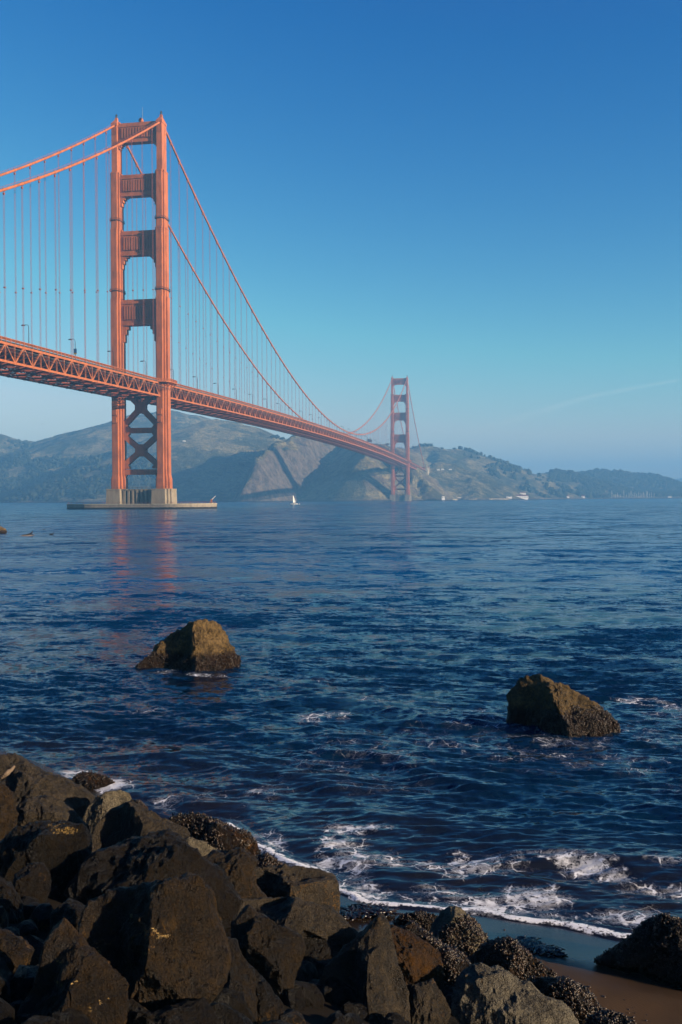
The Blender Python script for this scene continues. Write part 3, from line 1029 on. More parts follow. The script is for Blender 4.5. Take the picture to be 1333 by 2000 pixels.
def pt(x, i, dz):
    return (x, ys[i], zr[i]+dz)
TOP, BOT = -2.35, -9.6
for s in (-1, 1):
    tr = empty('stiffening_truss', (13.7*s, 640, 70), bridge)
    x = 13.7*s
    a, b, c = MB(), MB(), MB()
    for i in range(NP-1):
        a.beam(pt(x, i, TOP), pt(x, i+1, TOP), 0.85, 0.95)
        b.beam(pt(x, i, BOT), pt(x, i+1, BOT), 0.85, 0.95)
        q = (TOP, BOT) if i % 2 else (BOT, TOP)
        c.beam(pt(x, i, q[0]), pt(x, i+1, q[1]), 0.55, 0.62)
        c.beam(pt(x, i, TOP), pt(x, i, BOT), 0.42, 0.46)
    for i in range(NP):
        for dz in ((TOP,) if i % 2 == 1 else (BOT,)):
            c.box(x-0.34, x+0.34, ys[i]-0.85, ys[i]+0.85, zr[i]+dz-0.62, zr[i]+dz+0.62)
    a.build('top_chord', ORANGE2, tr)
    b.build('bottom_chord', ORANGE2, tr)
    c.build('web_bracing', ORANGE2, tr)
    # railing: solid-looking pickets between posts, with a gap beneath
    r = MB()
    xr = 14.1*s
    for i in range(NP-1):
        y0, y1, z0, z1 = ys[i], ys[i+1], zr[i], zr[i+1]
        r.beam((xr, y0, z0-0.02), (xr, y1, z1-0.02), 0.16, 0.16)
        r.beam((xr, y0, z0-1.0), (xr, y1, z1-1.0), 0.14, 0.14)
        for k in range(12):
            t = (k+0.5)/12
            r.beam((xr, y0+(y1-y0)*t, z0+(z1-z0)*t-1.0), (xr, y0+(y1-y0)*t, z0+(z1-z0)*t-0.05), 0.10, 0.36)
        for t in (0.0, 0.5):
            r.beam((xr, y0+(y1-y0)*t, z0+(z1-z0)*t-1.9), (xr, y0+(y1-y0)*t, z0+(z1-z0)*t+0.10), 0.26, 0.26)
    r.build('railing', ORANGE2, bridge)
    # suicide-barrier net on outriggers below the walkway
    nb, arm = MB(), MB()
    for i in range(NP-1):
        y0, y1, z0, z1 = ys[i], ys[i+1], zr[i]-6.6, zr[i+1]-6.6
        nb.add([(x+s*0.6, y0, z0), (x+s*6.2, y0, z0+1.25), (x+s*6.2, y1, z1+1.25), (x+s*0.6, y1, z1)], [(0, 1, 2, 3)])
        arm.beam((x+s*0.4, y0, z0-0.1), (x+s*6.2, y0, z0+1.2), 0.14, 0.18)
        arm.beam((x+s*6.2, y0, z0+1.27), (x+s*6.2, y1, z1+1.27), 0.08, 0.08)
        arm.beam((x+s*3.4, y0, z0+0.66), (x+s*3.4, y1, z1+0.66), 0.05, 0.05)
    n = NT('net_mesh') if s < 0 else None
    if n:
        tr_ = n.n('ShaderNodeBsdfTransparent')
        mx = n.n('ShaderNodeMixShader')
        mx.inputs[0].default_value = 0.30
        n.t.links.new(tr_.outputs[0], mx.inputs[1])
        n.t.links.new(n.pbr((0.32, 0.31, 0.29), 0.6), mx.inputs[2])
        NET = n.done(mx.outputs[0])
    no = nb.build('safety_net', NET, bridge)
    arm.build('outrigger_arms', GREYM, no)

# framing under the roadway: floor beams, stringers, bottom laterals
m = MB()
for i in range(NP):
    m.beam(pt(-13.3, i, -3.6), pt(13.3, i, -3.6), 0.5, 2.3)
    m.beam(pt(-13.3, i, -4.6), pt(0, i, -9.4), 0.36, 0.36)
    m.beam(pt(13.3, i, -4.6), pt(0, i, -9.4), 0.36, 0.36)
    m.beam(pt(-13.3, i, -9.55), pt(13.3, i, -9.55), 0.42, 0.55)
for x in (-9, -6, -3, 0, 3, 6, 9):
    for i in range(NP-1):
        m.beam(pt(x, i, -2.5), pt(x, i+1, -2.5), 0.3, 0.6)
for i in range(NP-1):
    a, b = (-13.3, 0) if i % 2 == 0 else (0, -13.3)
    for s in (1, -1):
        m.beam(pt(s*a, i, -9.75), pt(s*b, i+1, -9.75), 0.5, 0.5)
        m.beam(pt(s*b*0.5-s*6.65*0, i, -9.2), pt(s*a*0.5, i+1, -9.2), 0.26, 0.3)
for x in (-4.5, 4.5, 10.5, -10.5):
    for i in range(NP-1):
        m.beam(pt(x, i, -9.3), pt(x, i+1, -9.3), 0.3, 0.4)
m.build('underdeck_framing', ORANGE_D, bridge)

# rounded walkway bay going round the outside of each leg
for yc in (0.0, 1280.0):
    for s in (-1, 1):
        m = MB()
        z = float(z_rail(yc))
        out = [(14.0, -10.5), (18.6, -8.5), (20.2, -5.5), (20.2, 5.5), (18.6, 8.5), (14.0, 10.5)]
        poly = [(s*x, y+yc) for x, y in out]
        if s < 0: poly = poly[::-1]
        m.prism(poly, z-2.0, z-1.45)
        for (ax, ay), (bx, by) in zip(poly[:-1], poly[1:]):
            for dz in (-0.95, -0.02):
                m.beam((ax, ay, z+dz), (bx, by, z+dz), 0.14, 0.14)
            L = math.hypot(bx-ax, by-ay)
            for k in range(max(2, int(L/0.55))):
                t = k/max(2, int(L/0.55))
                m.beam((ax+(bx-ax)*t, ay+(by-ay)*t, z-1.45), (ax+(bx-ax)*t, ay+(by-ay)*t, z), 0.12, 0.2)
        for yb in (-6, -2, 2, 6):
            m.beam((s*14.5, yc+yb, z-6.0), (s*19.8, yc+yb, z-2.1), 0.3, 0.4)
        m.build('walkway_bay', ORANGE2, bridge)

# cables
for s in (-1, 1):
    yy = np.concatenate([np.arange(Y0, -1, 7.62), np.linspace(0, 1280, 169), np.arange(1287.6, Y1, 7.62)])
    m = MB()
    m.tube([(13.7*s, y, z) for y, z in zip(yy, z_cable(yy))], 0.58, 10)
    for y in np.concatenate([np.arange(-15.24, Y0, -15.24), np.arange(15.24, 1270, 15.24), np.arange(1295.24, Y1, 15.24)]):
        z0, z1 = z_cable(y-0.5), z_cable(y+0.5)
        m.tube([(13.7*s, y-0.5, z0), (13.7*s, y+0.5, z1)], 0.74, 10)
    c = m.build('main_cable', ORANGE, bridge, smooth_shade=True)
    h = MB()
    for q in (-0.55, 0.55):
        h.tube([(13.7*s+q, y, z+1.35) for y, z in zip(yy, z_cable(yy))], 0.05, 4)
    h.build('hand_rope', ROPE, c)

def suspender_into(m, x, y):
    zt, zb = float(z_cable(y)), float(z_rail(y))-2.3
    for dx in (-0.22, 0.22):
        for dy in (-0.26, 0.26):
            m.beam((x+dx, y+dy, zb), (x+dx, y+dy, zt), 0.055, 0.055)
    if zt-zb > 50:
        m.box(x-0.4, x+0.4, y-0.42, y+0.42, zb+(zt-zb)*0.36, zb+(zt-zb)*0.36+0.4)
    m.box(x-0.34, x+0.34, y-0.36, y+0.36, zt-2.0, zt-1.2)

sus = []
for s in (-1, 1):
    for y in np.concatenate([np.arange(-15.24, Y0+5, -15.24), np.arange(15.24, 1270, 15.24), np.arange(1295.24, Y1-5, 15.24)]):
        zt, zb = float(z_cable(y)), float(z_rail(y))-2.3
        if zt-zb < 1.5: continue
        u, v = uv_of(np.array([13.7*s, y, 0]))
        seen = abs(u/v) < 0.345
        sus.append(((zt-zb)/v if seen else 0, s, y))
sus.sort(reverse=True)
for r_, s, y in sus[:100]:
    m = MB()
    suspender_into(m, 13.7*s, y)
    m.build('suspender', ROPE, bridge)
m = MB()
for r_, s, y in sus[100:]:
    suspender_into(m, 13.7*s, y)
o = m.build('far_suspenders', ROPE, bridge)
o['kind'] = 'stuff'

# ------------------------------------------------------------------ fender ring round the nearer pier
def stadium(L, r, n=18):
    p = []
    for k in range(n+1):
        t = -math.pi/2+math.pi*k/n
        p.append((L+r*math.cos(t), r*math.sin(t)))
    for k in range(n+1):
        t = math.pi/2+math.pi*k/n
        p.append((-L+r*math.cos(t), r*math.sin(t)))
    return p
fender = empty('pier_fender', (0, 0, 0))
tag(fender, 'low oval concrete fender ring in the water round the nearer tower pier', 'pier fender')
m = MB()
po, pi_ = stadium(21.5, 23.0), stadium(21.5, 16.5)
n_ = len(po)
m.add([(x, y, -3) for x, y in po]+[(x, y, 3.0) for x, y in po]+[(x, y, 3.0) for x, y in pi_]+[(x, y, -3) for x, y in pi_],
      [f for i in range(n_) for f in ((i, (i+1) % n_, n_+(i+1) % n_, n_+i), (n_+i, n_+(i+1) % n_, 2*n_+(i+1) % n_, 2*n_+i), (2*n_+i, 2*n_+(i+1) % n_, 3*n_+(i+1) % n_, 3*n_+i))])
m.build('wall', FEND, fender, smooth_shade=False)
m = MB()
pr = stadium(21.5, 22.4, 14)
for a, b in zip(pr, pr[1:]+pr[:1]):
    m.tube([(a[0], a[1], 2.95), (a[0], a[1], 4.0)], 0.05, 4)
    for z in (3.5, 3.97):
        m.beam((a[0], a[1], z), (b[0], b[1], z), 0.06, 0.06)
m.build('guard_rail', ORANGE_D, fender)
m = MB()
for k, (a, b) in enumerate(zip(po, po[1:]+po[:1])):
    m.beam((a[0]*1.002, a[1]*1.004, 2.75), (b[0]*1.002, b[1]*1.004, 2.75), 0.30, 0.55)
m.build('rim', PYL, fender)

crane = empty('hoist_crane', tuple(xy_of(*uv_of(np.array([41.8, 1.0, 0]))))+(3.0,))
tag(crane, 'small red hoist with pale lattice boom at the right end of the fender', 'crane')
cx_, cy_ = crane.location.x, crane.location.y
bd = np.array([R2[0], R2[1], 0])
def cp(a, z): return (cx_+bd[0]*a, cy_+bd[1]*a, z)
m = MB(); m.box(cx_-0.9, cx_+0.9, cy_-0.9, cy_+0.9, 3.0, 3.6); m.build('plinth', CONC, crane)
m = MB(); m.beam(cp(0, 3.5), cp(0.15, 5.4), 0.7, 0.7); m.beam(cp(-0.4, 4.6), cp(0.6, 5.2), 0.6, 0.35); m.build('mast', ORANGE2, crane)
m = MB()
for q in (-0.22, 0.22):
    m.beam(cp(0.2, 5.0+q), cp(2.6, 7.3+q*0.4), 0.10, 0.10)
for k in range(8):
    t, t2 = k/8, (k+1)/8
    m.beam(cp(0.2+2.4*t, 4.85+2.3*t), cp(0.2+2.4*t2, 5.15+2.3*t2), 0.10, 0.14)
m.build('boom', WHITE, crane)
m = MB(); m.beam(cp(0.5, 3.55), cp(1.3, 5.9), 0.12, 0.12); m.build('brace', ORANGE2, crane)

# ------------------------------------------------------------------ lamp posts along the roadway
lampy = [-158.5+45.72*k for k in range(0, 30)]
ORD = ['first', 'second', 'third', 'fourth', 'fifth', 'sixth', 'seventh', 'eighth', 'ninth', 'tenth', 'eleventh', 'twelfth', 'thirteenth', 'fourteenth', 'fifteenth', 'sixteenth',
       'seventeenth', 'eighteenth', 'nineteenth', 'twentieth', 'twenty-first', 'twenty-second', 'twenty-third', 'twenty-fourth', 'twenty-fifth', 'twenty-sixth']
lx = 11.4
proto = None
nr = 0
for k, y in enumerate(lampy):
    zb = float(z_rail(y))-1.35
    H = 10.2
    if proto is None:
        proto = lamp = empty('street_lamp', (lx, y, zb))
        m = MB(); m.tube([(lx, y, zb), (lx, y, zb+H-1.2)], [0.17, 0.12], 6); m.build('pole', DARKM, lamp)
        m = MB()
        m.tube([(lx, y, zb+H-1.25), (lx-0.1, y, zb+H-0.6), (lx-0.5, y, zb+H-0.15), (lx-1.1, y, zb+H), (lx-1.9, y, zb+H-0.05)], 0.11, 6)
        m.build('arm', DARKM, lamp)
        m = MB(); m.prism([(1.0, -0.35), (1.0, 0.35), (-1.0, 0.35), (-1.0, -0.35)], zb+H-0.40, zb+H+0.08, (0.9, 0.8), (0.6, 0.7), c=(lx-2.5, y)); m.build('lamp_head', DARKM, lamp)
    else:
        lamp = copy_tree(proto)
        lamp.location = (lx, y, zb)
    if y < -40:
        lab = ('tall curved street lamp at the left edge above the side span railing', 'curved street lamp carrying a blue banner left of the nearer tower', 'curved street lamp against the left leg of the nearer tower')[k]
    elif y < 0:
        lab = 'curved street lamp seen between the two legs of the nearer tower'
    else:
        lab = 'curved street lamp on the main span, %s past the nearer tower' % ORD[nr]
        nr += 1
    tag(lamp, lab, 'street lamp', 'curved lamp posts along the bridge roadway')
    if y > 1170: break
# the banner on the second lamp
bl = [o for o in bpy.data.objects if o.name == 'street_lamp.001'][0]
m = MB(); bx, by, bz = bl.location
WLOC[bl.name] = np.array(bl.location)
m.box(bx-0.75, bx+0.75, by-0.12, by-0.04, bz+3.6, bz+5.6); m.build('banner', BLUEB, bl)
m = MB(); m.box(bx-0.70, bx+0.70, by-0.13, by-0.03, bz+2.9, bz+3.59); m.build('banner_foot', YELB, bl)

# ------------------------------------------------------------------ concrete pylons at the far end of the bridge
for k, (yc, hh, lab) in enumerate(((1634.0, 78.0, 'slim pale concrete pylon at the far end of the bridge, nearest the deck'), (1668.0, 72.0, 'broad pale concrete pylon with a red cap between two slim ones'), (1702.0, 76.0, 'slim tall pale concrete pylon rightmost at the far end of the bridge'))):
    py_ = empty('concrete_pylon', (0, yc, 20))
    tag(py_, lab, 'bridge pylon', 'concrete pylons at the far bridge end')
    for s in (-1, 1):
        m = MB()
        w = (2.2, 4.5) if k != 1 else (2.4, 13.0)
        sq = [(w[0], -w[1]), (w[0], w[1]), (-w[0], w[1]), (-w[0], -w[1])]
        m.prism(sq, 8, hh-4, (1.1, 1.1), (1, 1), c=(15.0*s, yc))
        m.prism(sq, hh-4, hh, (0.7, 0.7), (0.55, 0.55), c=(15.0*s, yc))
        m.build('shaft', PYL, py_)
    m = MB(); m.box(-12.6, 12.6, yc-1.5, yc+1.5, 44, 50); m.build('tie_beam', PYL, py_)
    if k == 1:
        m = MB(); m.box(-17.2, 17.2, yc-11, yc+11, hh+0.05, hh+1.6); m.build('cap', REDROOF, py_)

# ------------------------------------------------------------------ boulders
def ico(sub):
    import bmesh
    bm = bmesh.new()
    bmesh.ops.create_icosphere(bm, subdivisions=sub, radius=1.0)
    v = np.array([x.co[:] for x in bm.verts])
    f = np.array([[x.index for x in q.verts] for q in bm.faces])
    bm.free()
    return v/np.linalg.norm(v, axis=1, keepdims=True), f
ICO = {s: ico(s) for s in (2, 5, 6, 7, 8)}

def rock_material(name, dark, light, patch=None, patch_amt=0.0, gloss=0.55, tide=None, pale=0.0):
    n = NT(name)
    g = n.geo()
    a = n.noise(g, 2.3, 6, 0.65)
    b = n.noise(g, 14, 6, 0.7)
    c = n.noise(g, 70, 4, 0.7)
    w = n.vmath('ADD', g, n.vmath('SCALE', n.noise(g, 3.0, 4, 0.6, out='Color'), scale=0.7))
    crack = n.voro(w, 3.1, 'DISTANCE_TO_EDGE')
    crk = n.mrange(n.math('ADD', crack, n.mrange(n.noise(g, 2.0, 3), 0.45, 0.60, 0, 0.1)), 0.0, 0.020)
    rg_ = n.noise(g, 7.0, 7, 0.6, kind='RIDGED_MULTIFRACTAL')
    pits = n.voro(g, 26, 'F1')
    f = n.math('ADD', n.math('MULTIPLY', a, 0.42), n.math('MULTIPLY', b, 0.58))
    col = n.mix(n.mrange(f, 0.38, 0.64), dark, light)
    col = n.mix(n.mrange(c, 0.5, 0.75, 0, 0.5), col, tuple(min(1, x*1.9) for x in light))
    grain = n.noise(g, 95, 3, 0.75)
    col = n.mix(n.mrange(grain, 0.52, 0.36, 0, 0.8), col, tuple(x*0.4 for x in dark))
    col = n.mix(n.mrange(n.voro(g, 60, 'F1'), 0.16, 0.06, 0, 0.55), col, tuple(min(1, x*2.2) for x in light))
    col = n.mix(n.mrange(n.noise(g, 3.4, 5, 0.7, kind='RIDGED_MULTIFRACTAL'), 1.0, 1.7, 0, 0.7), col, tuple(x*0.5 for x in dark))
    if pale:
        col = n.mix(n.mrange(n.noise(g, 5.5, 5, 0.7), 0.60, 0.72, 0, pale), col, (0.14, 0.12, 0.085))
    if patch:
        col = n.mix(n.mrange(n.noise(n.vmath('ADD', g, (7.3, 1.1, 4.0)), 1.6, 6, 0.72), 0.62-patch_amt*0.3, 0.72-patch_amt*0.3), col, patch)
    # thin rusty seams
    sv = n.noise(g, 3.2, 5, 0.6)
    seam = n.math('MULTIPLY', n.mrange(n.math('ABSOLUTE', n.math('SUBTRACT', sv, 0.5)), 0.012, 0.002), n.mrange(n.noise(g, 1.1, 2), 0.56, 0.66))
    col = n.mix(n.math('MULTIPLY', seam, 0.8), col, (0.22, 0.12, 0.03))
    col = n.mix(n.mrange(crk, 0, 1, 0.75, 0), col, tuple(x*0.35 for x in dark))
    rough = n.mrange(b, 0.3, 0.7, gloss-0.12, gloss+0.25)
    if tide is not None:
        z = n.sep(g)[2]
        zz = n.math('ADD', z, n.math('MULTIPLY', n.math('SUBTRACT', b, 0.5), 0.35))
        t = n.mrange(zz, tide+0.12, tide-0.10)
        col = n.mix(t, col, n.mix(c, (0.014, 0.011, 0.009), (0.045, 0.024, 0.014)))
        rough = n.mrange(t, 0, 1, rough, 0.30)
    oi = n.n('ShaderNodeObjectInfo').outputs['Random']
    col = n.vmath('MULTIPLY', col, n.ramp(oi, (0.0, (0.72, 0.74, 0.80)), (0.35, (1.25, 1.20, 1.15)), (0.65, (0.85, 0.80, 0.72)), (1.0, (1.30, 1.30, 1.35))))
    h = n.math('ADD', n.math('MULTIPLY', b, 1.0), n.math('MULTIPLY', c, 0.6))
    h = n.math('ADD', h, n.math('MULTIPLY', rg_, 0.32))
    h = n.math('ADD', h, n.math('MULTIPLY', crk, 0.35))
    h = n.math('ADD', h, n.math('MULTIPLY', n.mrange(pits, 0.0, 0.3), 0.12))
    return n.done(n.pbr(col, rough, n.bump(h, 1.0, 0.07), n.mrange(b, 0.35, 0.7, 0.28, 0.06)))

ROCK = {  # dark and brown tones lowered: the bank's dim shade is put into colour
    'grey': rock_material('grey_boulder', (0.012, 0.0098, 0.0068), (0.110, 0.090, 0.064), gloss=0.6, pale=0.4),
    'pale': rock_material('pale_boulder', (0.055, 0.048, 0.034), (0.36, 0.325, 0.24), gloss=0.7, pale=0.3),
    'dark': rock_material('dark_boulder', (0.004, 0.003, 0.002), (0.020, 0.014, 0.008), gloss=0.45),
    'brown': rock_material('brown_boulder', (0.0075, 0.0050, 0.0026), (0.056, 0.037, 0.018), (0.070, 0.040, 0.010), 0.25, gloss=0.5),
    'rust': rock_material('rusty_boulder', (0.022, 0.0095, 0.0025), (0.120, 0.058, 0.012), gloss=0.55),
    'lichen': rock_material('lichen_boulder', (0.006, 0.0045, 0.0025), (0.032, 0.022, 0.010), gloss=0.42),
    'weed': rock_material('weedy_rock', (0.007, 0.005, 0.0035), (0.026, 0.0135, 0.006), (0.075, 0.036, 0.012), 0.3, gloss=0.35),
    'sea': rock_material('sea_rock', (0.026, 0.018, 0.008), (0.36, 0.25, 0.115), gloss=0.75, tide=0.50),
}
YELLOW = NT('yellow_lichen')
_g = YELLOW.geo()
YELLOW = YELLOW.done(YELLOW.pbr(YELLOW.mix(YELLOW.noise(_g, 30, 4), (0.10, 0.055, 0.006), (0.30, 0.18, 0.02)), 0.7, YELLOW.bump(YELLOW.noise(_g, 50, 4), 0.8, 0.02)))
_n = NT('mussel_shell')
_gi = _n.n('ShaderNodeNewGeometry').outputs['Random Per Island']
_c = _n.ramp(_gi, (0.0, (0.006, 0.005, 0.005)), (0.45, (0.018, 0.012, 0.009)), (0.72, (0.05, 0.026, 0.012)), (0.9, (0.065, 0.040, 0.022)), (1.0, (0.12, 0.10, 0.08)))
MUSSEL = _n.done(_n.pbr(_c, 0.38, None, 0.35))
_n = NT('kelp')
_gi = _n.n('ShaderNodeNewGeometry').outputs['Random Per Island']
KELP = _n.done(_n.pbr(_n.mix(_gi, (0.008, 0.006, 0.004), (0.030, 0.016, 0.008)), 0.25, None, 0.5))

def poly_radius(poly, phi):
    """radius of a star-shaped polygon (centred on 0,0) along the angles phi"""
    r = np.zeros_like(phi)
    dx, dy = np.cos(phi), np.sin(phi)
    n = len(poly)
    for i in range(n):
        a, b = np.array(poly[i]), np.array(poly[(i+1) % n])
        e = b-a
        den = dx*e[1]-dy*e[0]
        with np.errstate(divide='ignore', invalid='ignore'):
            t = (a[0]*e[1]-a[1]*e[0])/den
            s = (a[0]*dy-a[1]*dx)/den
        ok = (np.abs(den) > 1e-9) & (t > 0) & (s >= -1e-6) & (s <= 1+1e-6)
        r = np.where(ok & (t > r), t, r)
    return r

def mussels_on(host, v, nrm, count, size, rg, mask, name='mussel_bed'):
    idx = np.nonzero(mask)[0]
    if len(idx) == 0: return
    pick = rg.choice(idx, count)
    bv, bf = ICO_LOW
    n = len(bv)
    p = v[pick]
    N = nrm[pick]
    t = rg.normal(size=(count, 3))
    t -= (t*N).sum(1, keepdims=True)*N
    t /= np.linalg.norm(t, axis=1, keepdims=True)
    L = N*rg.uniform(0.25, 1.0, (count, 1))+t*rg.uniform(0.2, 0.9, (count, 1))
    L /= np.linalg.norm(L, axis=1, keepdims=True)
    B = np.cross(L, rg.normal(size=(count, 3)))
    B /= np.linalg.norm(B, axis=1, keepdims=True)
    C = np.cross(L, B)
    s = size*rg.uniform(0.35, 1.0, (count, 1, 1))**1.6*1.35
    p = p+t*size*rg.uniform(-1, 1, (count, 1))
    vs = p[:, None, :]+s*(bv[None, :, 0:1]*L[:, None, :]+0.52*bv[None, :, 1:2]*B[:, None, :]+0.34*bv[None, :, 2:3]*C[:, None, :])
    fs = bf[None]+np.arange(count)[:, None, None]*n
    o = np_mesh(name, vs.reshape(-1, 3), fs.reshape(-1, 3), MUSSEL, host, smooth_shade=True)
    o['kind'] = 'stuff'
    return o
def _low():
    import bmesh
    bm = bmesh.new()
    bmesh.ops.create_icosphere(bm, subdivisions=1, radius=1.0)
    v = np.array([x.co[:] for x in bm.verts]); f = np.array([[x.index for x in q.verts] for q in bm.faces])
    bm.free()
    v[:, 1:] *= np.where(v[:, :1] > 0, 1.0, 0.75)
    return v, f
ICO_LOW = _low()

def boulder(label, outline, mat, seed, d=None, base_z=None, thick=0.8, cuts=9, sub=7, rough=1.3, mussel=None, facets=(), name='boulder', cat='boulder', group='boulders of the shore bank', blocky=2.6, skirt=0.0):
    rg = np.random.RandomState(seed)
    pts = np.array(outline, float)
    if cat == 'boulder': pts = pts.mean(0)+(pts-pts.mean(0))*1.055
    lo, hi = pts.min(0), pts.max(0)
    if base_z is not None:      # standing on the water or sand at its lowest outline point
        q = Pz((lo[0]+hi[0])/2, hi[1], base_z)
        d = float((q-CAM)@Fv)
    # area centroid
    x, y = pts[:, 0], pts[:, 1]
    x2, y2 = np.roll(x, -1), np.roll(y, -1)
    cr = x*y2-x2*y
    A = cr.sum()/2
    c = np.array([((x+x2)*cr).sum(), ((y+y2)*cr).sum()])/(6*A)
    if d is None:
        d = bank_depth(*c)
    cen = P(c[0], c[1], d)
    mpp = d/FPX
    ray = (cen-CAM)/np.linalg.norm(cen-CAM)
    poly = [((a-c[0])*mpp, (c[1]-b)*mpp) for a, b in pts]
    if A > 0: poly = poly[::-1]
    V, F = ICO[sub]
    right = Rv-(Rv@ray)*ray
    right /= np.linalg.norm(right)
    up = np.cross(right, ray)
    # sphere axes: x right, y up, z towards the viewer
    p = V.copy()
    e = blocky
    nrm = (np.abs(p)**e).sum(1, keepdims=True)**(1/e)
    p = p/nrm
    for k in range(cuts):
        n = rg.normal(size=3)
        n[2] = abs(n[2])*(1 if k % 3 else -1)+0.25*(1 if k % 3 else -1)
        n /= np.linalg.norm(n)
        h = rg.uniform(0.62, 0.86)
        ex = np.clip(p@n-h, 0, None)*smooth(0.02, 0.5, np.abs(p[:, 2]))
        p = p-ex[:, None]*n*0.78
    for n, h in facets:
        n = np.array(n, float); n /= np.linalg.norm(n)
        ex = np.clip(p@n-h, 0, None)*smooth(0.02, 0.4, np.abs(p[:, 2]))
        p = p-ex[:, None]*n*0.92
    phi = np.arctan2(p[:, 1], p[:, 0])
    rho = poly_radius(poly, phi)
    # soften the outline a little
    s = np.hypot(p[:, 0], p[:, 1])*(np.abs(np.cos(phi))**e+np.abs(np.sin(phi))**e)**(1/e)
    size = math.sqrt(abs(A))*mpp
    T = 0.5*size*thick*1.25
    smax = 1.0
    lx_, ly_ = s*rho*np.cos(phi), s*rho*np.sin(phi)
    rmean = float(np.mean(poly_radius(poly, np.linspace(0, 6.28, 60))))
    # towards the middle the radius eases to the mean, so the faces stay round instead of pinched
    w = np.clip(s, 0, 1)
    rr = rmean+(rho-rmean)*w
    lx_, ly_ = s*rr*np.cos(phi), s*rr*np.sin(phi)
    lz_ = p[:, 2]*T
    # lean the rock so that its face follows the slope
    co = cen+lx_[:, None]*right+ly_[:, None]*up-lz_[:, None]*ray
    dirn = lx_[:, None]*right/rmean+ly_[:, None]*up/rmean-(p[:, 2])[:, None]*ray
    dirn /= np.linalg.norm(dirn, axis=1, keepdims=True)
    q = (co-cen)/size+seed*3.17
    big = fbm(q*2.0, 3, seed)
    rid = fbm(q*4.2+5, 4, seed+3, ridged=True)
    qa = q@np.array([[1, .3, 0], [-.3, 1, .2], [0, -.2, .45]])
    med = fbm(qa*7.0+9, 5, seed+7, gain=0.62)
    chip = fbm(q*13.0+4, 3, seed+11, gain=0.55, ridged=True)
    edge = 1-0.55*np.clip(s, 0, 1)**4
    # broken ledges and a few open fractures
    tq = fbm(qa*2.3+1.7, 3, seed+51)*3.2
    fr_ = tq-np.floor(tq)
    led = (np.floor(tq)+smooth(0.30, 0.62, fr_))/3.2
    ck = fbm(qa*1.7-4.1, 4, seed+61, gain=0.45)
    ckm = smooth(-0.1, 0.35, fbm(q*1.3+8, 2, seed+71))
    crk = np.exp(-(ck/0.022)**2)*ckm
    disp = size*rough*(0.060*led*edge-0.020*crk)
    disp = disp+size*rough*(0.035*big*edge+0.034*rid+0.034*med+0.010*np.minimum(chip, 0.3))
    co = co+dirn*disp[:, None]
    if skirt:                   # broader below the waterline
        below = np.clip(base_z+0.02-co[:, 2], 0, 1)
    o = np_mesh(name, co, F, ROCK[mat], None, True)
    tag(o, label, cat, group)
    if mussel:
        cnt, sz, rule = mussel
        fn = np.cross(co[F[:, 1]]-co[F[:, 0]], co[F[:, 2]]-co[F[:, 0]])
        vn = np.zeros_like(co)
        for k in range(3): np.add.at(vn, F[:, k], fn)
        vn /= np.maximum(np.linalg.norm(vn, axis=1, keepdims=True), 1e-9)
        vis = ((co-CAM)*vn).sum(1) < 0.25*np.linalg.norm(co-CAM, axis=1)
        mk = vis & (fbm(q*4.5+2, 4, seed+41) > -0.16)
        if rule is not None:
            px = (co-cen)@right/mpp+c[0]
            pyy = c[1]-(co-cen)@up/mpp
            mk = vis & rule(px, pyy, co[:, 2], fbm(q*5, 3, seed+31))
        mussels_on(o, co, vn, cnt, sz, rg, mk)
    return o

B = boulder
# --- the two rocks standing in the water
B('weathered peaked rock standing in the sea below the bridge reflection', [(272, 1316), (287, 1290), (304, 1272), (322, 1257), (334, 1252), (336, 1242), (352, 1237), (366, 1226), (380, 1217), (400, 1213), (413, 1215), (427, 1227), (438, 1248), (450, 1272), (462, 1292), (472, 1312), (466, 1340), (380, 1350), (285, 1344)],
  'sea', 11, d=32.6, thick=0.8, cuts=8, rough=2.3, facets=[((-0.75, 0.15, 0.65), 0.42), ((0.5, 0.35, 0.8), 0.66), ((-0.3, -0.2, 0.9), 0.74)], group=None, name='sea_rock', cat='rock',
  mussel=(1500, 0.045, lambda x, y, z, n: (z < 0.42+0.35*n) & (z > -0.05)))
B('rounded brown rock standing in the sea toward the right edge, with a mussel-crusted sloping shoulder', [(997, 1440), (1000, 1400), (998, 1362), (1004, 1346), (1018, 1334), (1038, 1327), (1060, 1326), (1076, 1329), (1098, 1339), (1120, 1351), (1145, 1370), (1172, 1388), (1195, 1402), (1208, 1418), (1206, 1440), (1190, 1462), (1080, 1475), (1005, 1465)],
  'sea', 23, d=23.55, thick=0.85, cuts=7, rough=1.7, facets=[((-0.72, -0.05, 0.7), 0.40), ((0.55, 0.45, 0.7), 0.62)], group=None, name='sea_rock', cat='rock',
  mussel=(2600, 0.036, lambda x, y, z, n: (z < 0.62+0.2*n-0.0022*(x-1100)*0) & (x > 1062+14*n) & (y > 1372+0.1*(1200-x)+18*n) & (z > -0.03)))
B('small dark wave-washed rock at the far left edge of the water', [(-40, 1040), (-38, 1026), (-15, 1023), (2, 1029), (10, 1033), (12, 1039), (8, 1043), (-20, 1045)], 'sea', 5, base_z=-0.3, thick=0.8, sub=5, group=None, name='sea_rock', cat='rock')

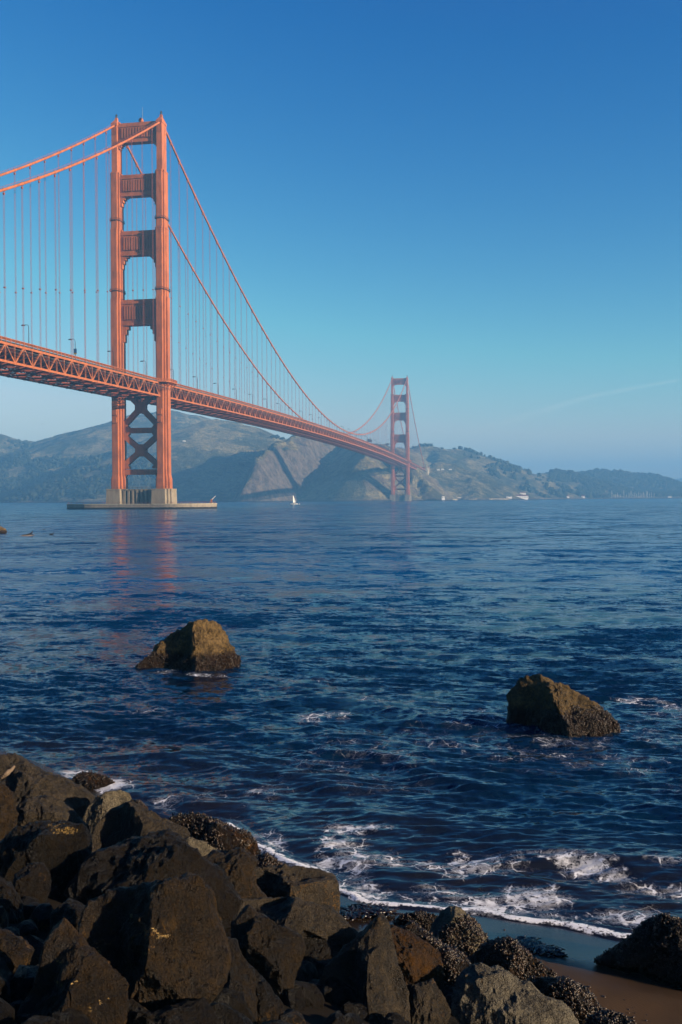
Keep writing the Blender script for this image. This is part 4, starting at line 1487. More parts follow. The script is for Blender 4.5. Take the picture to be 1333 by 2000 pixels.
# --- the boulder bank, roughly from the water's edge towards the camera
BK = [
 # label, outline, material, seed, depth-or-None, thick, extra
 ('small weed-covered black rock washed by foam beyond the upper boulders', [(142, 1528), (150, 1517), (165, 1511), (189, 1513), (206, 1519), (222, 1531), (224, 1540), (209, 1552), (176, 1553), (150, 1545)], 'weed', 31, dict(base_z=-0.15, sub=5, mussel=(700, 0.03, None))),
 ('little dark mussel rock just behind the pale angular boulder', [(247, 1572), (258, 1563), (272, 1566), (288, 1577), (286, 1590), (262, 1596), (248, 1588)], 'weed', 32, dict(base_z=-0.1, sub=5, mussel=(350, 0.028, None))),
 ('large grey-brown boulder highest at the left edge of the bank', [(-60, 1500), (-20, 1486), (10, 1488), (40, 1496), (71, 1511), (111, 1522), (145, 1538), (169, 1555), (178, 1588), (168, 1622), (130, 1640), (60, 1640), (-40, 1640), (-70, 1560)], 'grey', 33, dict(d=14.2, thick=0.9, rough=1.3, facets=[((-0.5, 0.3, 0.8), 0.6)])),
 ('smooth low-domed grey boulder resting below the highest one', [(36, 1580), (52, 1566), (82, 1560), (106, 1563), (128, 1577), (140, 1590), (166, 1612), (168, 1626), (140, 1650), (60, 1655), (34, 1625)], 'grey', 34, dict(d=11.9, thick=0.9, facets=[((0, -0.6, 0.7), 0.35)])),
 ('pale angular boulder with a bright cracked top beside the foam', [(172, 1584), (188, 1563), (204, 1551), (230, 1546), (246, 1553), (252, 1563), (240, 1579), (212, 1598), (202, 1612), (190, 1626), (172, 1634), (160, 1612)], 'pale', 35, dict(d=13.6, thick=0.9, facets=[((-0.55, 0.25, 0.8), 0.5), ((0.6, 0.5, 0.6), 0.55)])),
 ('brown boulder cut by the left edge of the picture', [(-50, 1535), (-10, 1532), (8, 1545), (18, 1556), (28, 1590), (30, 1606), (14, 1640), (-5, 1668), (-50, 1670)], 'brown', 36, dict(d=11.0, thick=0.9)),
 ('dark boulder with a patch of yellow lichen on its top', [(2, 1650), (20, 1630), (66, 1616), (108, 1611), (145, 1619), (164, 1636), (168, 1662), (164, 1690), (150, 1735), (60, 1770), (0, 1760), (-20, 1700)], 'lichen', 37, dict(d=9.6, thick=0.9, facets=[((0.0, -0.45, 0.9), 0.42)])),
 ('broad brown crusted boulder in the middle of the bank, sunlit on its ridge', [(180, 1640), (196, 1616), (219, 1592), (240, 1578), (256, 1576), (285, 1591), (304, 1602), (348, 1618), (368, 1641), (372, 1665), (330, 1690), (240, 1700), (190, 1690)], 'grey', 38, dict(d=11.6, thick=0.95, rough=1.3, facets=[((-0.7, 0.0, 0.7), 0.42)])),
 ('thin pale slab wedged between the brown boulders', [(352, 1650), (372, 1638), (396, 1646), (419, 1657), (424, 1666), (410, 1678), (384, 1692), (360, 1684)], 'pale', 39, dict(d=11.4, thick=0.6, sub=5)),
 ('rounded red-brown rock crusted with mussels and weed at the foam edge', [(330, 1612), (345, 1600), (380, 1594), (408, 1601), (440, 1617), (478, 1627), (494, 1645), (502, 1668), (486, 1684), (450, 1684), (400, 1664), (362, 1640)], 'weed', 40, dict(d=13.6, thick=0.9, mussel=(2000, 0.030, None))),
 ('small mussel-crusted rock just left of the flat-topped block', [(488, 1690), (500, 1674), (518, 1670), (536, 1680), (554, 1696), (550, 1712), (520, 1716), (496, 1708)], 'weed', 41, dict(d=12.8, thick=0.8, sub=5, mussel=(550, 0.028, None))),
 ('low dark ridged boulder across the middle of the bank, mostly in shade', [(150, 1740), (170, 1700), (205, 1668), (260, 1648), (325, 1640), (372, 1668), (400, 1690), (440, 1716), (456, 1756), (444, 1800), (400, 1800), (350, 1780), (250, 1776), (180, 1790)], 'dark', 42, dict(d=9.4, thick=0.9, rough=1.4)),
 ('knobbly brown boulder next to the shaded side of the flat-topped block', [(388, 1690), (420, 1672), (466, 1668), (500, 1686), (492, 1704), (498, 1728), (530, 1764), (500, 1776), (458, 1778), (455, 1800), (424, 1795), (398, 1740)], 'brown', 43, dict(d=10.8, thick=0.95, rough=1.4)),
 ('flat-topped squarish block with a sunlit vertical face at the edge of the sand', [(466, 1716), (484, 1706), (508, 1698), (560, 1700), (619, 1704), (643, 1712), (652, 1728), (654, 1750), (652, 1782), (634, 1790), (560, 1790), (520, 1778), (478, 1752)], 'grey', 44, dict(d=11.6, thick=1.0, cuts=4, facets=[((0.1, 0.9, 0.45), 0.50), ((0.35, -0.15, 0.92), 0.70), ((-0.8, 0, 0.6), 0.45)], blocky=3.6)),
 ('cracked grey boulder jutting right over a black hollow', [(440, 1784), (470, 1764), (552, 1760), (603, 1768), (643, 1776), (672, 1800), (702, 1830), (690, 1840), (670, 1848), (640, 1836), (612, 1826), (560, 1830), (500, 1822), (452, 1812)], 'grey', 45, dict(d=9.7, thick=1.0, facets=[((0.2, 0.3, 0.9), 0.62), ((-0.6, 0.5, 0.6), 0.5)], rough=1.2)),
 ('tilted olive-brown boulder with a pointed foot in the centre of the lower bank', [(456, 1816), (468, 1792), (486, 1779), (511, 1797), (540, 1814), (566, 1826), (586, 1836), (590, 1856), (576, 1890), (573, 1920), (555, 1958), (534, 1946), (508, 1916), (478, 1878), (460, 1846)], 'brown', 46, dict(d=8.3, thick=0.9, cuts=5, facets=[((0.25, 0.35, 0.9), 0.60), ((-0.5, -0.6, 0.6), 0.55)])),
 ('tall pointed boulder with a sunlit right edge and black left side', [(636, 1900), (660, 1882), (690, 1858), (718, 1830), (744, 1804), (756, 1814), (764, 1840), (776, 1890), (784, 1930), (790, 1960), (786, 2040), (620, 2040), (630, 1940)], 'grey', 47, dict(d=8.6, thick=0.9, cuts=5, facets=[((-0.85, 0.1, 0.5), 0.22), ((0.75, 0.15, 0.65), 0.48)])),
 ('rust-orange boulder right of the tall pointed one', [(752, 1820), (772, 1818), (805, 1834), (836, 1850), (854, 1868), (860, 1900), (846, 1936), (820, 1950), (780, 1955), (760, 1890)], 'rust', 48, dict(d=9.3, thick=0.9)),
 ('smooth brown boulder under the tilted one, at the foot of the bank', [(396, 1930), (420, 1880), (440, 1848), (458, 1852), (468, 1880), (492, 1908), (496, 1960), (490, 2010), (410, 2040), (384, 1990)], 'brown', 49, dict(d=7.4, thick=0.9)),
 ('narrow dark boulder wedged below the tilted one at the bottom of the picture', [(470, 1912), (486, 1896), (511, 1918), (545, 1955), (562, 1995), (560, 2040), (480, 2040), (486, 1970)], 'dark', 50, dict(d=7.5, thick=0.8)),
 ('biggest boulder in the bank, a pitted brown block with a bright gold streak', [(168, 1812), (180, 1776), (206, 1756), (253, 1750), (310, 1738), (360, 1724), (378, 1732), (392, 1752), (415, 1800), (430, 1832), (436, 1860), (430, 1904), (404, 1930), (378, 1954), (340, 1966), (302, 1982), (277, 1968), (236, 1940), (206, 1900), (178, 1850)], 'brown', 51, dict(d=6.9, thick=0.95, sub=8, cuts=4, facets=[((0.22, 0.15, 0.95), 0.66), ((-0.85, 0.1, 0.5), 0.46)])),
 ('brown steep boulder with a narrow top at the lower left', [(50, 1980), (68, 1930), (78, 1860), (92, 1830), (112, 1820), (134, 1836), (160, 1864), (204, 1896), (230, 1930), (232, 1975), (226, 2050), (40, 2060)], 'brown', 52, dict(d=6.1, thick=0.9, sub=8, cuts=5, facets=[((0.2, 0.1, 0.95), 0.62), ((-0.7, 0.4, 0.6), 0.5)])),
 ('dark brown boulder at the bottom left edge, lit on its rim', [(-60, 1830), (0, 1826), (30, 1840), (57, 1860), (50, 1886), (36, 1920), (16, 1950), (-60, 1975)], 'brown', 53, dict(d=6.8, thick=0.9)),
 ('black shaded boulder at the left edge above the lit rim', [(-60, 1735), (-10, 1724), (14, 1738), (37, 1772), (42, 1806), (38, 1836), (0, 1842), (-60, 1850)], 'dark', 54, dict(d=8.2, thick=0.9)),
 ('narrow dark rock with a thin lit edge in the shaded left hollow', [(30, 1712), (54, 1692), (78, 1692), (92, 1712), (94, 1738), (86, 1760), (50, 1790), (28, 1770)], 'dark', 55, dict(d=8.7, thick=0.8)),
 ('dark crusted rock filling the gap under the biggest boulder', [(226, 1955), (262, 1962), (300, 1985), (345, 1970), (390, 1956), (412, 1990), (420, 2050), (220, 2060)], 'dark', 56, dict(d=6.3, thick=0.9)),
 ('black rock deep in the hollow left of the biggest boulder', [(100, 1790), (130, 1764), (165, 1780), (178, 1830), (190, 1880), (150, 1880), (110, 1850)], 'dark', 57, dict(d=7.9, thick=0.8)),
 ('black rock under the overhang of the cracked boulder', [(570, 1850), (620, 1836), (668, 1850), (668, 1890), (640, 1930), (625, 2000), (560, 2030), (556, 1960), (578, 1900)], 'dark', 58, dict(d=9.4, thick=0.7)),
 ('mussel-crusted boulder with a bare pale top standing in the sand', [(836, 1834), (850, 1808), (866, 1788), (882, 1777), (902, 1782), (924, 1804), (944, 1826), (950, 1848), (936, 1866), (890, 1868), (850, 1860)], 'pale', 59, dict(d=11.3, thick=0.9, mussel=(2200, 0.026, lambda x, y, z, n: (y > 1795+0.75*(890-x)*(x < 890)+10*n)))),
 ('low mussel bed rock running down beside the rust-orange boulder', [(790, 1822), (812, 1812), (850, 1838), (900, 1866), (924, 1892), (920, 1918), (890, 1938), (858, 1944), (852, 1890), (820, 1850)], 'weed', 60, dict(d=10.2, thick=0.7, mussel=(2600, 0.026, None))),
 ('low mound of dark mussels beside the bright sand', [(918, 1880), (938, 1862), (968, 1848), (998, 1842), (1022, 1858), (1050, 1880), (1086, 1912), (1066, 1928), (1020, 1930), (960, 1916), (926, 1904)], 'weed', 61, dict(d=10.6, thick=0.8, mussel=(2600, 0.026, None))),
 ('light grey rough boulder in full sun at the bottom of the picture', [(894, 1944), (906, 1918), (934, 1900), (958, 1902), (980, 1906), (1008, 1916), (1034, 1932), (1060, 1950), (1092, 1964), (1108, 1980), (1124, 2030), (900, 2040), (884, 1990)], 'pale', 62, dict(d=8.9, thick=0.95, sub=8, facets=[((0.3, 0.4, 0.85), 0.60)])),
 ('low dark mussel mound right of the light grey boulder', [(1020, 1926), (1060, 1914), (1112, 1920), (1152, 1944), (1170, 1976), (1164, 2010), (1120, 2010), (1096, 1966), (1050, 1944)], 'weed', 63, dict(d=9.5, thick=0.8, mussel=(2600, 0.024, None))),
 ('grey-green rock between the pointed boulder and the light grey one', [(780, 1960), (800, 1936), (846, 1924), (868, 1958), (874, 1986), (850, 2040), (780, 2040)], 'grey', 64, dict(d=8.7, thick=0.9)),
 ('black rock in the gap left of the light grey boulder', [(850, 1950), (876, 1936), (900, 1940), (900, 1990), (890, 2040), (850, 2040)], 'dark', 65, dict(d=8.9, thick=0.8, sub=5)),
 ('big black mussel rock at the right edge of the sand', [(1172, 1874), (1190, 1862), (1216, 1850), (1244, 1830), (1272, 1810), (1302, 1796), (1340, 1806), (1420, 1834), (1420, 1936), (1340, 1924), (1304, 1908), (1262, 1884), (1212, 1886), (1184, 1884)], 'dark', 66, dict(d=11.2, thick=0.9, mussel=(2400, 0.026, lambda x, y, z, n: (n > -0.25)))),
 ('small dark mussel lump cut by the bottom edge, on the lit sand', [(1140, 2010), (1162, 1990), (1196, 1983), (1226, 1992), (1246, 2010), (1230, 2040), (1150, 2040)], 'weed', 67, dict(d=9.0, thick=0.7, sub=5, mussel=(700, 0.024, None))),
 ('low weed-covered stone on the wet sand beside the flat-topped block', [(770, 1802), (786, 1790), (820, 1784), (850, 1790), (866, 1804), (846, 1816), (800, 1820), (776, 1816)], 'weed', 68, dict(d=11.9, thick=0.6, sub=5, mussel=(900, 0.024, None))),
]
for lab, outl, mt, seed, kw in BK:
    kw = dict(kw)
    B(lab, outl, mt, seed, **kw)
# loose dark stones filling the gaps between the boulders
def rubble():
    rg = np.random.RandomState(77)
    bv, bf = ICO[2]
    vs, fs, k = [], [], 0
    while k < 330:
        x, y = rg.uniform(-120, 900), rg.uniform(1560, 2080)
        if y < 1500+0.42*(x+60): continue
        d = bank_depth(x, y)*1.035
        c = P(x, y, d)
        u, v = uv_of(c)
        c[2] = float(ground_z(np.array([u]), np.array([v]))[0][0])+0.03
        r = rg.uniform(0.06, 0.19)
        n = fbm(bv*1.4+k*3.1, 3, 9)
        w = bv*(1+0.35*n[:, None])*r*rg.uniform(0.6, 1.2, 3)
        vs.append(w+c); fs.append(bf+k*len(bv)); k += 1
    o = np_mesh('rubble', np.concatenate(vs), np.concatenate(fs), ROCK['dark'], None, smooth_shade=False)
    tag(o, 'dark loose stones filling the gaps between the boulders', 'rubble', kind='stuff')
rubble()
# bank rocks beyond the picture's edges, seen from a step aside and shading the corner
rgx = np.random.RandomState(4)
for k, (ex, ey, dd) in enumerate(((-170, 1560, 12.5), (-190, 1720, 9), (-200, 1900, 7), (-330, 1640, 11))):
    w = 110
    outl = [(ex+w*rgx.uniform(.8, 1.2)*math.cos(t), ey+w*0.85*rgx.uniform(.8, 1.2)*math.sin(t)) for t in np.arange(0, 6.28, 0.63)]
    B(('boulder of the bank beyond the left side, beside the highest boulder', 'boulder of the bank beyond the left side, beside the lichen boulder', 'boulder of the bank beyond the left side, lowest of them', 'boulder of the bank farthest out beyond the left side')[k], outl, ('grey', 'dark', 'brown', 'grey')[k], 80+k, d=dd, sub=5)

# yellow lichen crust on the lichen boulder, gold seam on the biggest: thin crusts draped on the rock
def crust(host, mat, name, pxs, width, lift=0.012, seed=1):
    """a thin irregular crust following the host's visible surface along photo pixels"""
    dg = bpy.context.evaluated_depsgraph_get()
    inv = np.array(host.matrix_world.inverted())
    rg = np.random.RandomState(seed)
    mb = MB()
    loc = np.array(host.location)
    for (x, y) in pxs:
        for k in range(16):
            xx, yy = x+rg.normal(0, width), y+rg.normal(0, width*0.7)
            dv = P(xx, yy, 1.0)-CAM
            dv /= np.linalg.norm(dv)
            ok, hit, nn, fi = host.ray_cast(Vector(CAM-loc), Vector(dv))
            if not ok: continue
            h = np.array(hit)+loc
            nn = np.array(nn)
            t = np.cross(nn, [0.3, 0.5, 0.8]); t /= np.linalg.norm(t)
            b = np.cross(nn, t)
            r = rg.uniform(0.25, 0.8)*width/FPX*7*0.9
            m = 7
            ring = [h-nn*0.002+(math.cos(a)*t+math.sin(a)*b)*r*rg.uniform(.6, 1.3) for a in np.arange(m)*6.283/m]
            mb.add([h+nn*lift]+ring+[h-nn*0.02], [(0, 1+i, 1+(i+1) % m) for i in range(m)]+[(m+1, 1+(i+1) % m, 1+i) for i in range(m)])
    if mb.v:
        mb.build(name, mat, host, smooth_shade=True)
bpy.context.view_layer.update()
_bo = {o['label']: o for o in bpy.data.objects if o.get('category') == 'boulder'}
_lich = next(o for l, o in _bo.items() if 'yellow lichen' in l)
_gold = next(o for l, o in _bo.items() if 'gold streak' in l)
_stp = next(o for l, o in _bo.items() if 'steep boulder' in l)
crust(_lich, YELLOW, 'lichen_crust', [(104+i*5, 1618+(i % 3)*3) for i in range(9)]+[(100, 1614), (112, 1612)], 4.5, 0.003)
GOLD = NT('gold_mineral'); _g = GOLD.geo()
GOLD = GOLD.done(GOLD.pbr(GOLD.mix(GOLD.noise(_g, 60, 3), (0.20, 0.10, 0.015), (0.62, 0.42, 0.12)), 0.4))
crust(_gold, GOLD, 'mineral_seam', [(300, 1813), (303, 1818), (307, 1823), (312, 1827), (318, 1828), (324, 1829), (329, 1827), (309, 1832)]+[(256, 1786), (258, 1790), (285, 1863)], 2.0, 0.003, 2)
crust(_gold, GOLD, 'mineral_seam', [(189+i*2.6, 1842+i*8.2) for i in range(12)], 1.4, 0.003, 3)
crust(_stp, GOLD, 'mineral_seam', [(113, 1877), (118, 1880), (112, 1918), (120, 1924), (140, 1921), (150, 1916), (176, 1968), (177, 1975), (195, 1955), (196, 1960), (212, 1950)], 1.4, 0.003, 4)

# driftwood on the highest boulder
dw = MB()
for k in range(3):
    a, b = P(2+k*3, 1520-k*3, 13.2), P(29-k*2, 1496+k*4, 13.35)
    mid = (a+b)/2+Uv*0.015*(k-1)
    dw.tube([a, mid, b], [0.022, 0.03, 0.016], 7)
o = dw.build('driftwood', WHITE if False else paint('bleached_wood', (0.22, 0.16, 0.11), 0.8, 0.3, 6), smooth_shade=True)
tag(o, 'splintered bleached driftwood lying on the highest boulder at the left edge', 'driftwood')

# strands of dark kelp thrown on the wet sand
def kelp(label, spots, seed, n):
    rg = np.random.RandomState(seed)
    mb = MB()
    for k in range(n):
        x, y, rx, ry = spots[k % len(spots)]
        p = Pz(x+rg.normal(0, rx), y+rg.normal(0, ry), 0.08)
        uv_ = uv_of(p)
        a = rg.uniform(0, 6.28)
        L = rg.uniform(0.06, 0.22)
        pts = []
        for t in np.linspace(-1, 1, 5):
            q = uv_+np.array([math.cos(a), math.sin(a)])*L*t+np.array([-math.sin(a), math.cos(a)])*0.05*math.sin(t*3+k)
            z = float(ground_z(np.array([q[0]]), np.array([q[1]]))[0][0])
            w_ = xy_of(q[0], q[1])
            pts.append((w_[0], w_[1], z+0.015+rg.uniform(0, 0.05)))
        mb.tube(pts, [0.006, 0.016, 0.02, 0.015, 0.005], 5)
    o = mb.build('kelp', KELP, smooth_shade=True)
    tag(o, label, 'kelp', kind='stuff')
kelp('dark kelp strands strewn on the wet sand beside the flat-topped block', [(700, 1783, 14, 3), (740, 1781, 12, 3), (690, 1790, 10, 3), (720, 1776, 8, 2)], 3, 170)
kelp('dark kelp clump on the wet sand above the mussel mound', [(1035, 1862, 10, 4), (1065, 1868, 10, 3), (1030, 1850, 7, 3)], 4, 120)

# pebbles and shell bits on the open sand
def pebbles():
    rg = np.random.RandomState(9)
    bv, bf = ICO[2]
    vs, fs, k = [], [], 0
    for _ in range(900):
        x, y = rg.uniform(660, 1500), rg.uniform(1775, 2060)
        p = Pz(x, y, 0.3)
        u, v = uv_of(p)
        z, sd = ground_z(np.array([u]), np.array([v]))
        if sd[0] < 0.35 or (fbm(p3(np.array([u*0.8]), np.array([v*0.8])), 2, 70)[0] < -0.05): continue
        r = 0.006+0.018*rg.uniform()**3
        w = bv*r*np.array([1, rg.uniform(.6, 1), rg.uniform(.4, .8)])*(1+0.25*vnoise(bv*1.7+k*2.3, 3)[:, None])
        a = rg.uniform(0, 6.28)
        w = w@np.array([[math.cos(a), math.sin(a), 0], [-math.sin(a), math.cos(a), 0], [0, 0, 1]])
        c = xy_of(u, v)
        vs.append(w+np.array([c[0], c[1], float(z[0])+r*0.25])); fs.append(bf+k*len(bv)); k += 1
    o = np_mesh('pebbles', np.concatenate(vs), np.concatenate(fs), MUSSEL, None)
    tag(o, 'scattered small pebbles and shell bits on the brown sand', 'pebbles', kind='stuff')
pebbles()

# ------------------------------------------------------------------ far shore: trees, woods, houses, boats
_D = np.arange(1780.0, 3800.0, 3.0)
def hit(px, py):
    """where the photo ray first meets the far terrain"""
    w = np.array([P(px, py, d) for d in (1.0, 2.0)])
    pts = w[0]+(w[1]-w[0])*(_D[:, None]-1)
    q = uv_of(pts)
    z, _ = terrain_h(q[:, 0], q[:, 1])
    k = np.nonzero(pts[:, 2] <= np.maximum(z, 0.3))[0]
    i = k[0] if len(k) else len(_D)-1
    return np.array([pts[i, 0], pts[i, 1], max(z[i], 0.5)]), _D[i]

def foliage_mat(name, a, b):
    n = NT(name)
    r = n.n('ShaderNodeNewGeometry').outputs['Random Per Island']
    g = n.geo()
    c = n.mix(r, a, b)
    c = n.mix(n.mrange(n.noise(g, 0.6, 4, 0.7), 0.4, 0.65, 0, 0.6), c, tuple(x*0.5 for x in a))
    return n.done(n.pbr(c, 0.9, n.bump(n.noise(g, 0.8, 4, 0.7), 1.0, 1.5), 0.1))
LEAF = foliage_mat('tree_foliage', (0.022, 0.032, 0.014), (0.055, 0.062, 0.028))
WOOD = foliage_mat('woodland_foliage', (0.034, 0.048, 0.026), (0.085, 0.098, 0.052))
BARK = paint('bark', (0.09, 0.07, 0.05), 0.9, 0.3)

def clumps(centers, radii, rg, squash=0.8):
    bv, bf = ICO_LOW_ROUND
    n = len(bv)
    k = len(centers)
    jit = rg.uniform(0.72, 1.28, (k, n, 1))
    vs = centers[:, None, :]+bv[None]*jit*radii[:, None, None]*np.array([1, 1, squash])
    return vs.reshape(-1, 3), (bf[None]+np.arange(k)[:, None, None]*n).reshape(-1, 3)
def _lowr():
    import bmesh
    bm = bmesh.new()
    bmesh.ops.create_icosphere(bm, subdivisions=1, radius=1.0)
    v = np.array([x.co[:] for x in bm.verts]); f = np.array([[x.index for x in q.verts] for q in bm.faces])
    bm.free()
    return v, f
ICO_LOW_ROUND = _lowr()

def make_tree(loc, H, Wd, seed, n=60):
    rg = np.random.RandomState(seed)
    t = empty('tree', loc)
    loc = np.array(loc, float)
    m = MB()
    m.tube([loc, loc+[0.1*Wd*rg.normal(), 0, H*0.45], loc+[0.1*Wd*rg.normal(), 0.05*Wd, H*0.8]], [H*0.035, H*0.026, H*0.01], 6)
    for k in range(5):
        a = rg.uniform(0, 6.28)
        z0 = H*rg.uniform(0.3, 0.6)
        m.tube([loc+[0, 0, z0], loc+[math.cos(a)*Wd*0.35, math.sin(a)*Wd*0.35, z0+H*0.2]], [H*0.014, H*0.006], 5)
    m.build('trunk', BARK, t)
    d = rg.normal(size=(n, 3))
    d /= np.linalg.norm(d, axis=1, keepdims=True)
    c = d*np.array([Wd*0.5, Wd*0.5, H*0.34])*rg.uniform(0.35, 1.0, (n, 1))**0.6
    c[:, 2] += H*0.66
    c[:, 0] *= 1+0.3*rg.normal()
    v, f = clumps(loc+c, Wd*rg.uniform(0.09, 0.19, n), rg)
    np_mesh('crown', v, f, LEAF, t, smooth_shade=False)
    return t

TREES = [(722, 866, 13, 'left of the far tower behind the cables'), (733, 865, 11, 'second on the crest left of the far tower'), (744, 866, 12, 'third on the crest left of the far tower'), (757, 871, 10, 'closest to the left leg of the far tower'),
         (808, 876, 9, 'just right of the far tower leg'), (822, 874, 13, 'leftmost in the crest clump right of the far tower'), (829, 874, 14, 'tallest in the crest clump right of the far tower'), (836, 873, 12, 'third in the crest clump right of the far tower'), (843, 872, 11, 'rightmost in the crest clump right of the far tower'),
         (864, 878, 9, 'left of the shadowed gully on the right hill crest'), (888, 878, 8, 'right of the shadowed gully on the right hill crest'), (935, 897, 9, 'on the falling crest above the needle rock'),
         (533, 858, 13, 'in the notch left of the bare cliff under the deck'), (541, 858, 15, 'tallest in the notch left of the bare cliff under the deck'), (552, 860, 12, 'rightmost in the notch left of the bare cliff under the deck')]
for k, (x, y, H, where) in enumerate(TREES):
    p, d = hit(x, y)
    tag(make_tree(p-[0, 0, 1.2], H*0.8, H*0.95, 300+k, 40), 'small dark tree '+where, 'tree', 'trees on the far headland crests')

def woods():
    rg = np.random.RandomState(8)
    N = 130000
    u = rg.uniform(-1500, 1500, N)
    v = rg.uniform(1950, 3650, N)
    z, cl = terrain_h(u, v)
    px = 666.5+u/v*FPX
    nz = fbm(p3(u/150, v/150), 3, 400)
    nz2 = fbm(p3(u/45, v/45), 2, 410)
    pr = np.zeros(N)
    # wooded point on the right
    pr = np.where((px > 1075) & (z > 3) & (v > 2850), 0.95, pr)
    # lower slopes of the right hills
    pr = np.where((px > 960) & (px <= 1200) & (z > 3) & (z < 46+30*nz) & (v > 2400), 0.55+0.6*nz2, pr)
    pr = np.where((px > 900) & (px <= 1100) & (z > 8) & (nz > 0.18) & (v > 2500), 0.5, pr)
    # dark cypress and pine on the left slopes
    pr = np.where((px < 330) & (z > 3) & (z < 108+70*nz-0.10*(330-px)*(px > 120)) & (v < 2560), 0.75+0.7*nz2, pr)
    pr = np.where((px < 60) & (z > 3) & (z < 150+60*nz), 0.6+0.5*nz2, pr)
    pr = np.where((cl > 0.5), 0, pr)
    pr = np.where(pr+0.25*nz2 > 0.6, 1.3, np.where(pr > 0.45, 0.06, 0))
    k = rg.uniform(0, 1.9, N) < pr
    u, v, z = u[k], v[k], z[k]
    H = rg.uniform(3.6, 7.0, len(u))
    c = np.c_[xy_of(u, v), z+H*0.55]
    vs, fs = clumps(c, H, rg, 1.0)
    o = np_mesh('woodland', vs, fs, WOOD, None, smooth_shade=False)
    tag(o, 'dark green woods covering the wooded point and lower slopes of the far shore', 'woods', kind='stuff')
woods()

def house(px, py, wpx, hpx, label, roof=REDROOF, wall=WHITE, name='house', group=None, depth=None, d=None):
    """gabled house with its foot at the photo point"""
    p, dd = hit(px, py)
    if d: p = P(px, py, d); p[2] = max(1.0, p[2]); dd = d
    w, h = wpx*dd/FPX, hpx*dd/FPX
    L = depth or w*0.8
    t = empty(name, p)
    tag(t, label, 'house', group)
    X, Y = np.array([*R2, 0]), np.array([*F2, 0])
    def q(a, b, c): return p+X*a+Y*b+np.array([0, 0, c])
    wh = h*0.66
    m = MB()
    vs = [q(a, b, c) for c in (-2.0, wh) for a, b in ((-w/2, 0), (w/2, 0), (w/2, L), (-w/2, L))]
    m.add(vs, [(3, 2, 1, 0), (4, 5, 6, 7), (0, 1, 5, 4), (1, 2, 6, 5), (2, 3, 7, 6), (3, 0, 4, 7)])
    m.build('wall', wall, t)
    m = MB()
    e = 0.3
    vs = [q(-w/2-e, -e, wh), q(w/2+e, -e, wh), q(w/2+e, L+e, wh), q(-w/2-e, L+e, wh), q(-w/2-e, L/2, h), q(w/2+e, L/2, h)]
    m.add(vs, [(0, 1, 5, 4), (2, 3, 4, 5), (3, 0, 4), (1, 2, 5), (3, 2, 1, 0)])
    m.build('roof', roof, t)
    n = max(2, int(w/3.5))
    for i in range(min(n, 8)):
        a = -w/2+w*(i+0.5)/min(n, 8)
        m = MB()
        vs = [q(a-0.5, -0.06, wh*0.35), q(a+0.5, -0.06, wh*0.35), q(a+0.5, -0.06, wh*0.75), q(a-0.5, -0.06, wh*0.75)]
        vs += [v+Y*0.05 for v in vs]
        m.add(vs, [(0, 1, 2, 3), (7, 6, 5, 4), (0, 4, 5, 1), (1, 5, 6, 2), (2, 6, 7, 3), (3, 7, 4, 0)])
        m.build('window', DARKM, t)
    return t
GREYROOF = paint('grey_roof', (0.22, 0.20, 0.18), 0.8, 0.2)
house(866.5, 974.5, 6, 8, 'white station house on the rocky tip of the point right of the far tower', GREYROOF, d=1893, depth=7)
house(897, 974, 8, 3.2, 'low white shed on the shore between the point and the needle rock', GREYROOF)
house(995, 973.5, 11, 4.5, 'small white boathouse left of the large red-roofed one', GREYROOF)
house(1021, 975, 23, 8, 'large white house with a long red roof on the right shore', depth=14)
house(1022, 966, 12, 5, 'red-roofed house half hidden on the slope behind the large one')
house(1110, 973, 5, 5, 'small pale gabled house first to the right of the dock', REDROOF, group='pale gabled houses of the cove')
house(1140, 972.5, 6, 5, 'small pale gabled house second to the right of the dock', REDROOF, group='pale gabled houses of the cove')
house(1179, 971.5, 6, 7, 'pale gabled house just left of the marina masts', REDROOF, group='pale gabled houses of the cove')
house(1160, 972.5, 8, 4, 'low red-roofed house between two pale gables', REDROOF, paint('tan_wall', (0.35, 0.28, 0.2)), group='pale gabled houses of the cove')
house(1309, 972, 6, 3, 'small white house on the shore at the far right edge', GREYROOF)
# seawall along the cove
m = MB()
for a, b in ((884, 932), (956, 1000)):
    for x in np.arange(a, b, 4):
        p, q = hit(x, 976.0-(x-880)*0.0028)[0], hit(x+4, 976.0-(x-876)*0.0028)[0]
        m.beam((p[0], p[1], 1.6), (q[0], q[1], 1.6), 1.2, 3.0)
o = m.build('sea_wall', PYL)
tag(o, 'low pale sea wall along the cove shore beside the needle rock', 'sea wall')
# dock
m = MB()
a, b = Pz(1058, 976.2, 0), P(1076, 973, 2500)
pa = P(1056, 974, 2380); pb = P(1077, 974, 2380)
m.beam((pa[0], pa[1], 3.2), (pb[0], pb[1], 3.2), 7, 1.0)
for t in np.linspace(0, 1, 8):
    q = pa+(pb-pa)*t
    m.tube([(q[0], q[1], -2), (q[0], q[1], 3)], 0.4, 6)
o = m.build('fishing_pier', PYL)
tag(o, 'low pale fishing pier standing in the cove right of the red-roofed house', 'pier')

def shore_rock(label, outline, d, mat, seed):
    o = boulder(label, outline, mat, seed, d=d, thick=1.0, sub=5, rough=1.6, group=None, name='sea_rock', cat='rock', cuts=6)
    return o
ROCK['far'] = rock_material('far_rock', (0.12, 0.10, 0.08), (0.34, 0.27, 0.20), gloss=0.9)
shore_rock('pointed needle rock standing in the cove on the right shore', [(930, 984), (934, 974), (938, 966), (942, 959), (944, 956), (948, 962), (952, 968), (954, 978), (954, 984)], 2240, 'far', 91)
shore_rock('pale pinkish rock on the far shore left of the fender', [(103, 987), (105, 982), (108, 978), (112, 976.5), (117, 978.5), (120, 983), (121, 987)], 2150, 'far', 92)

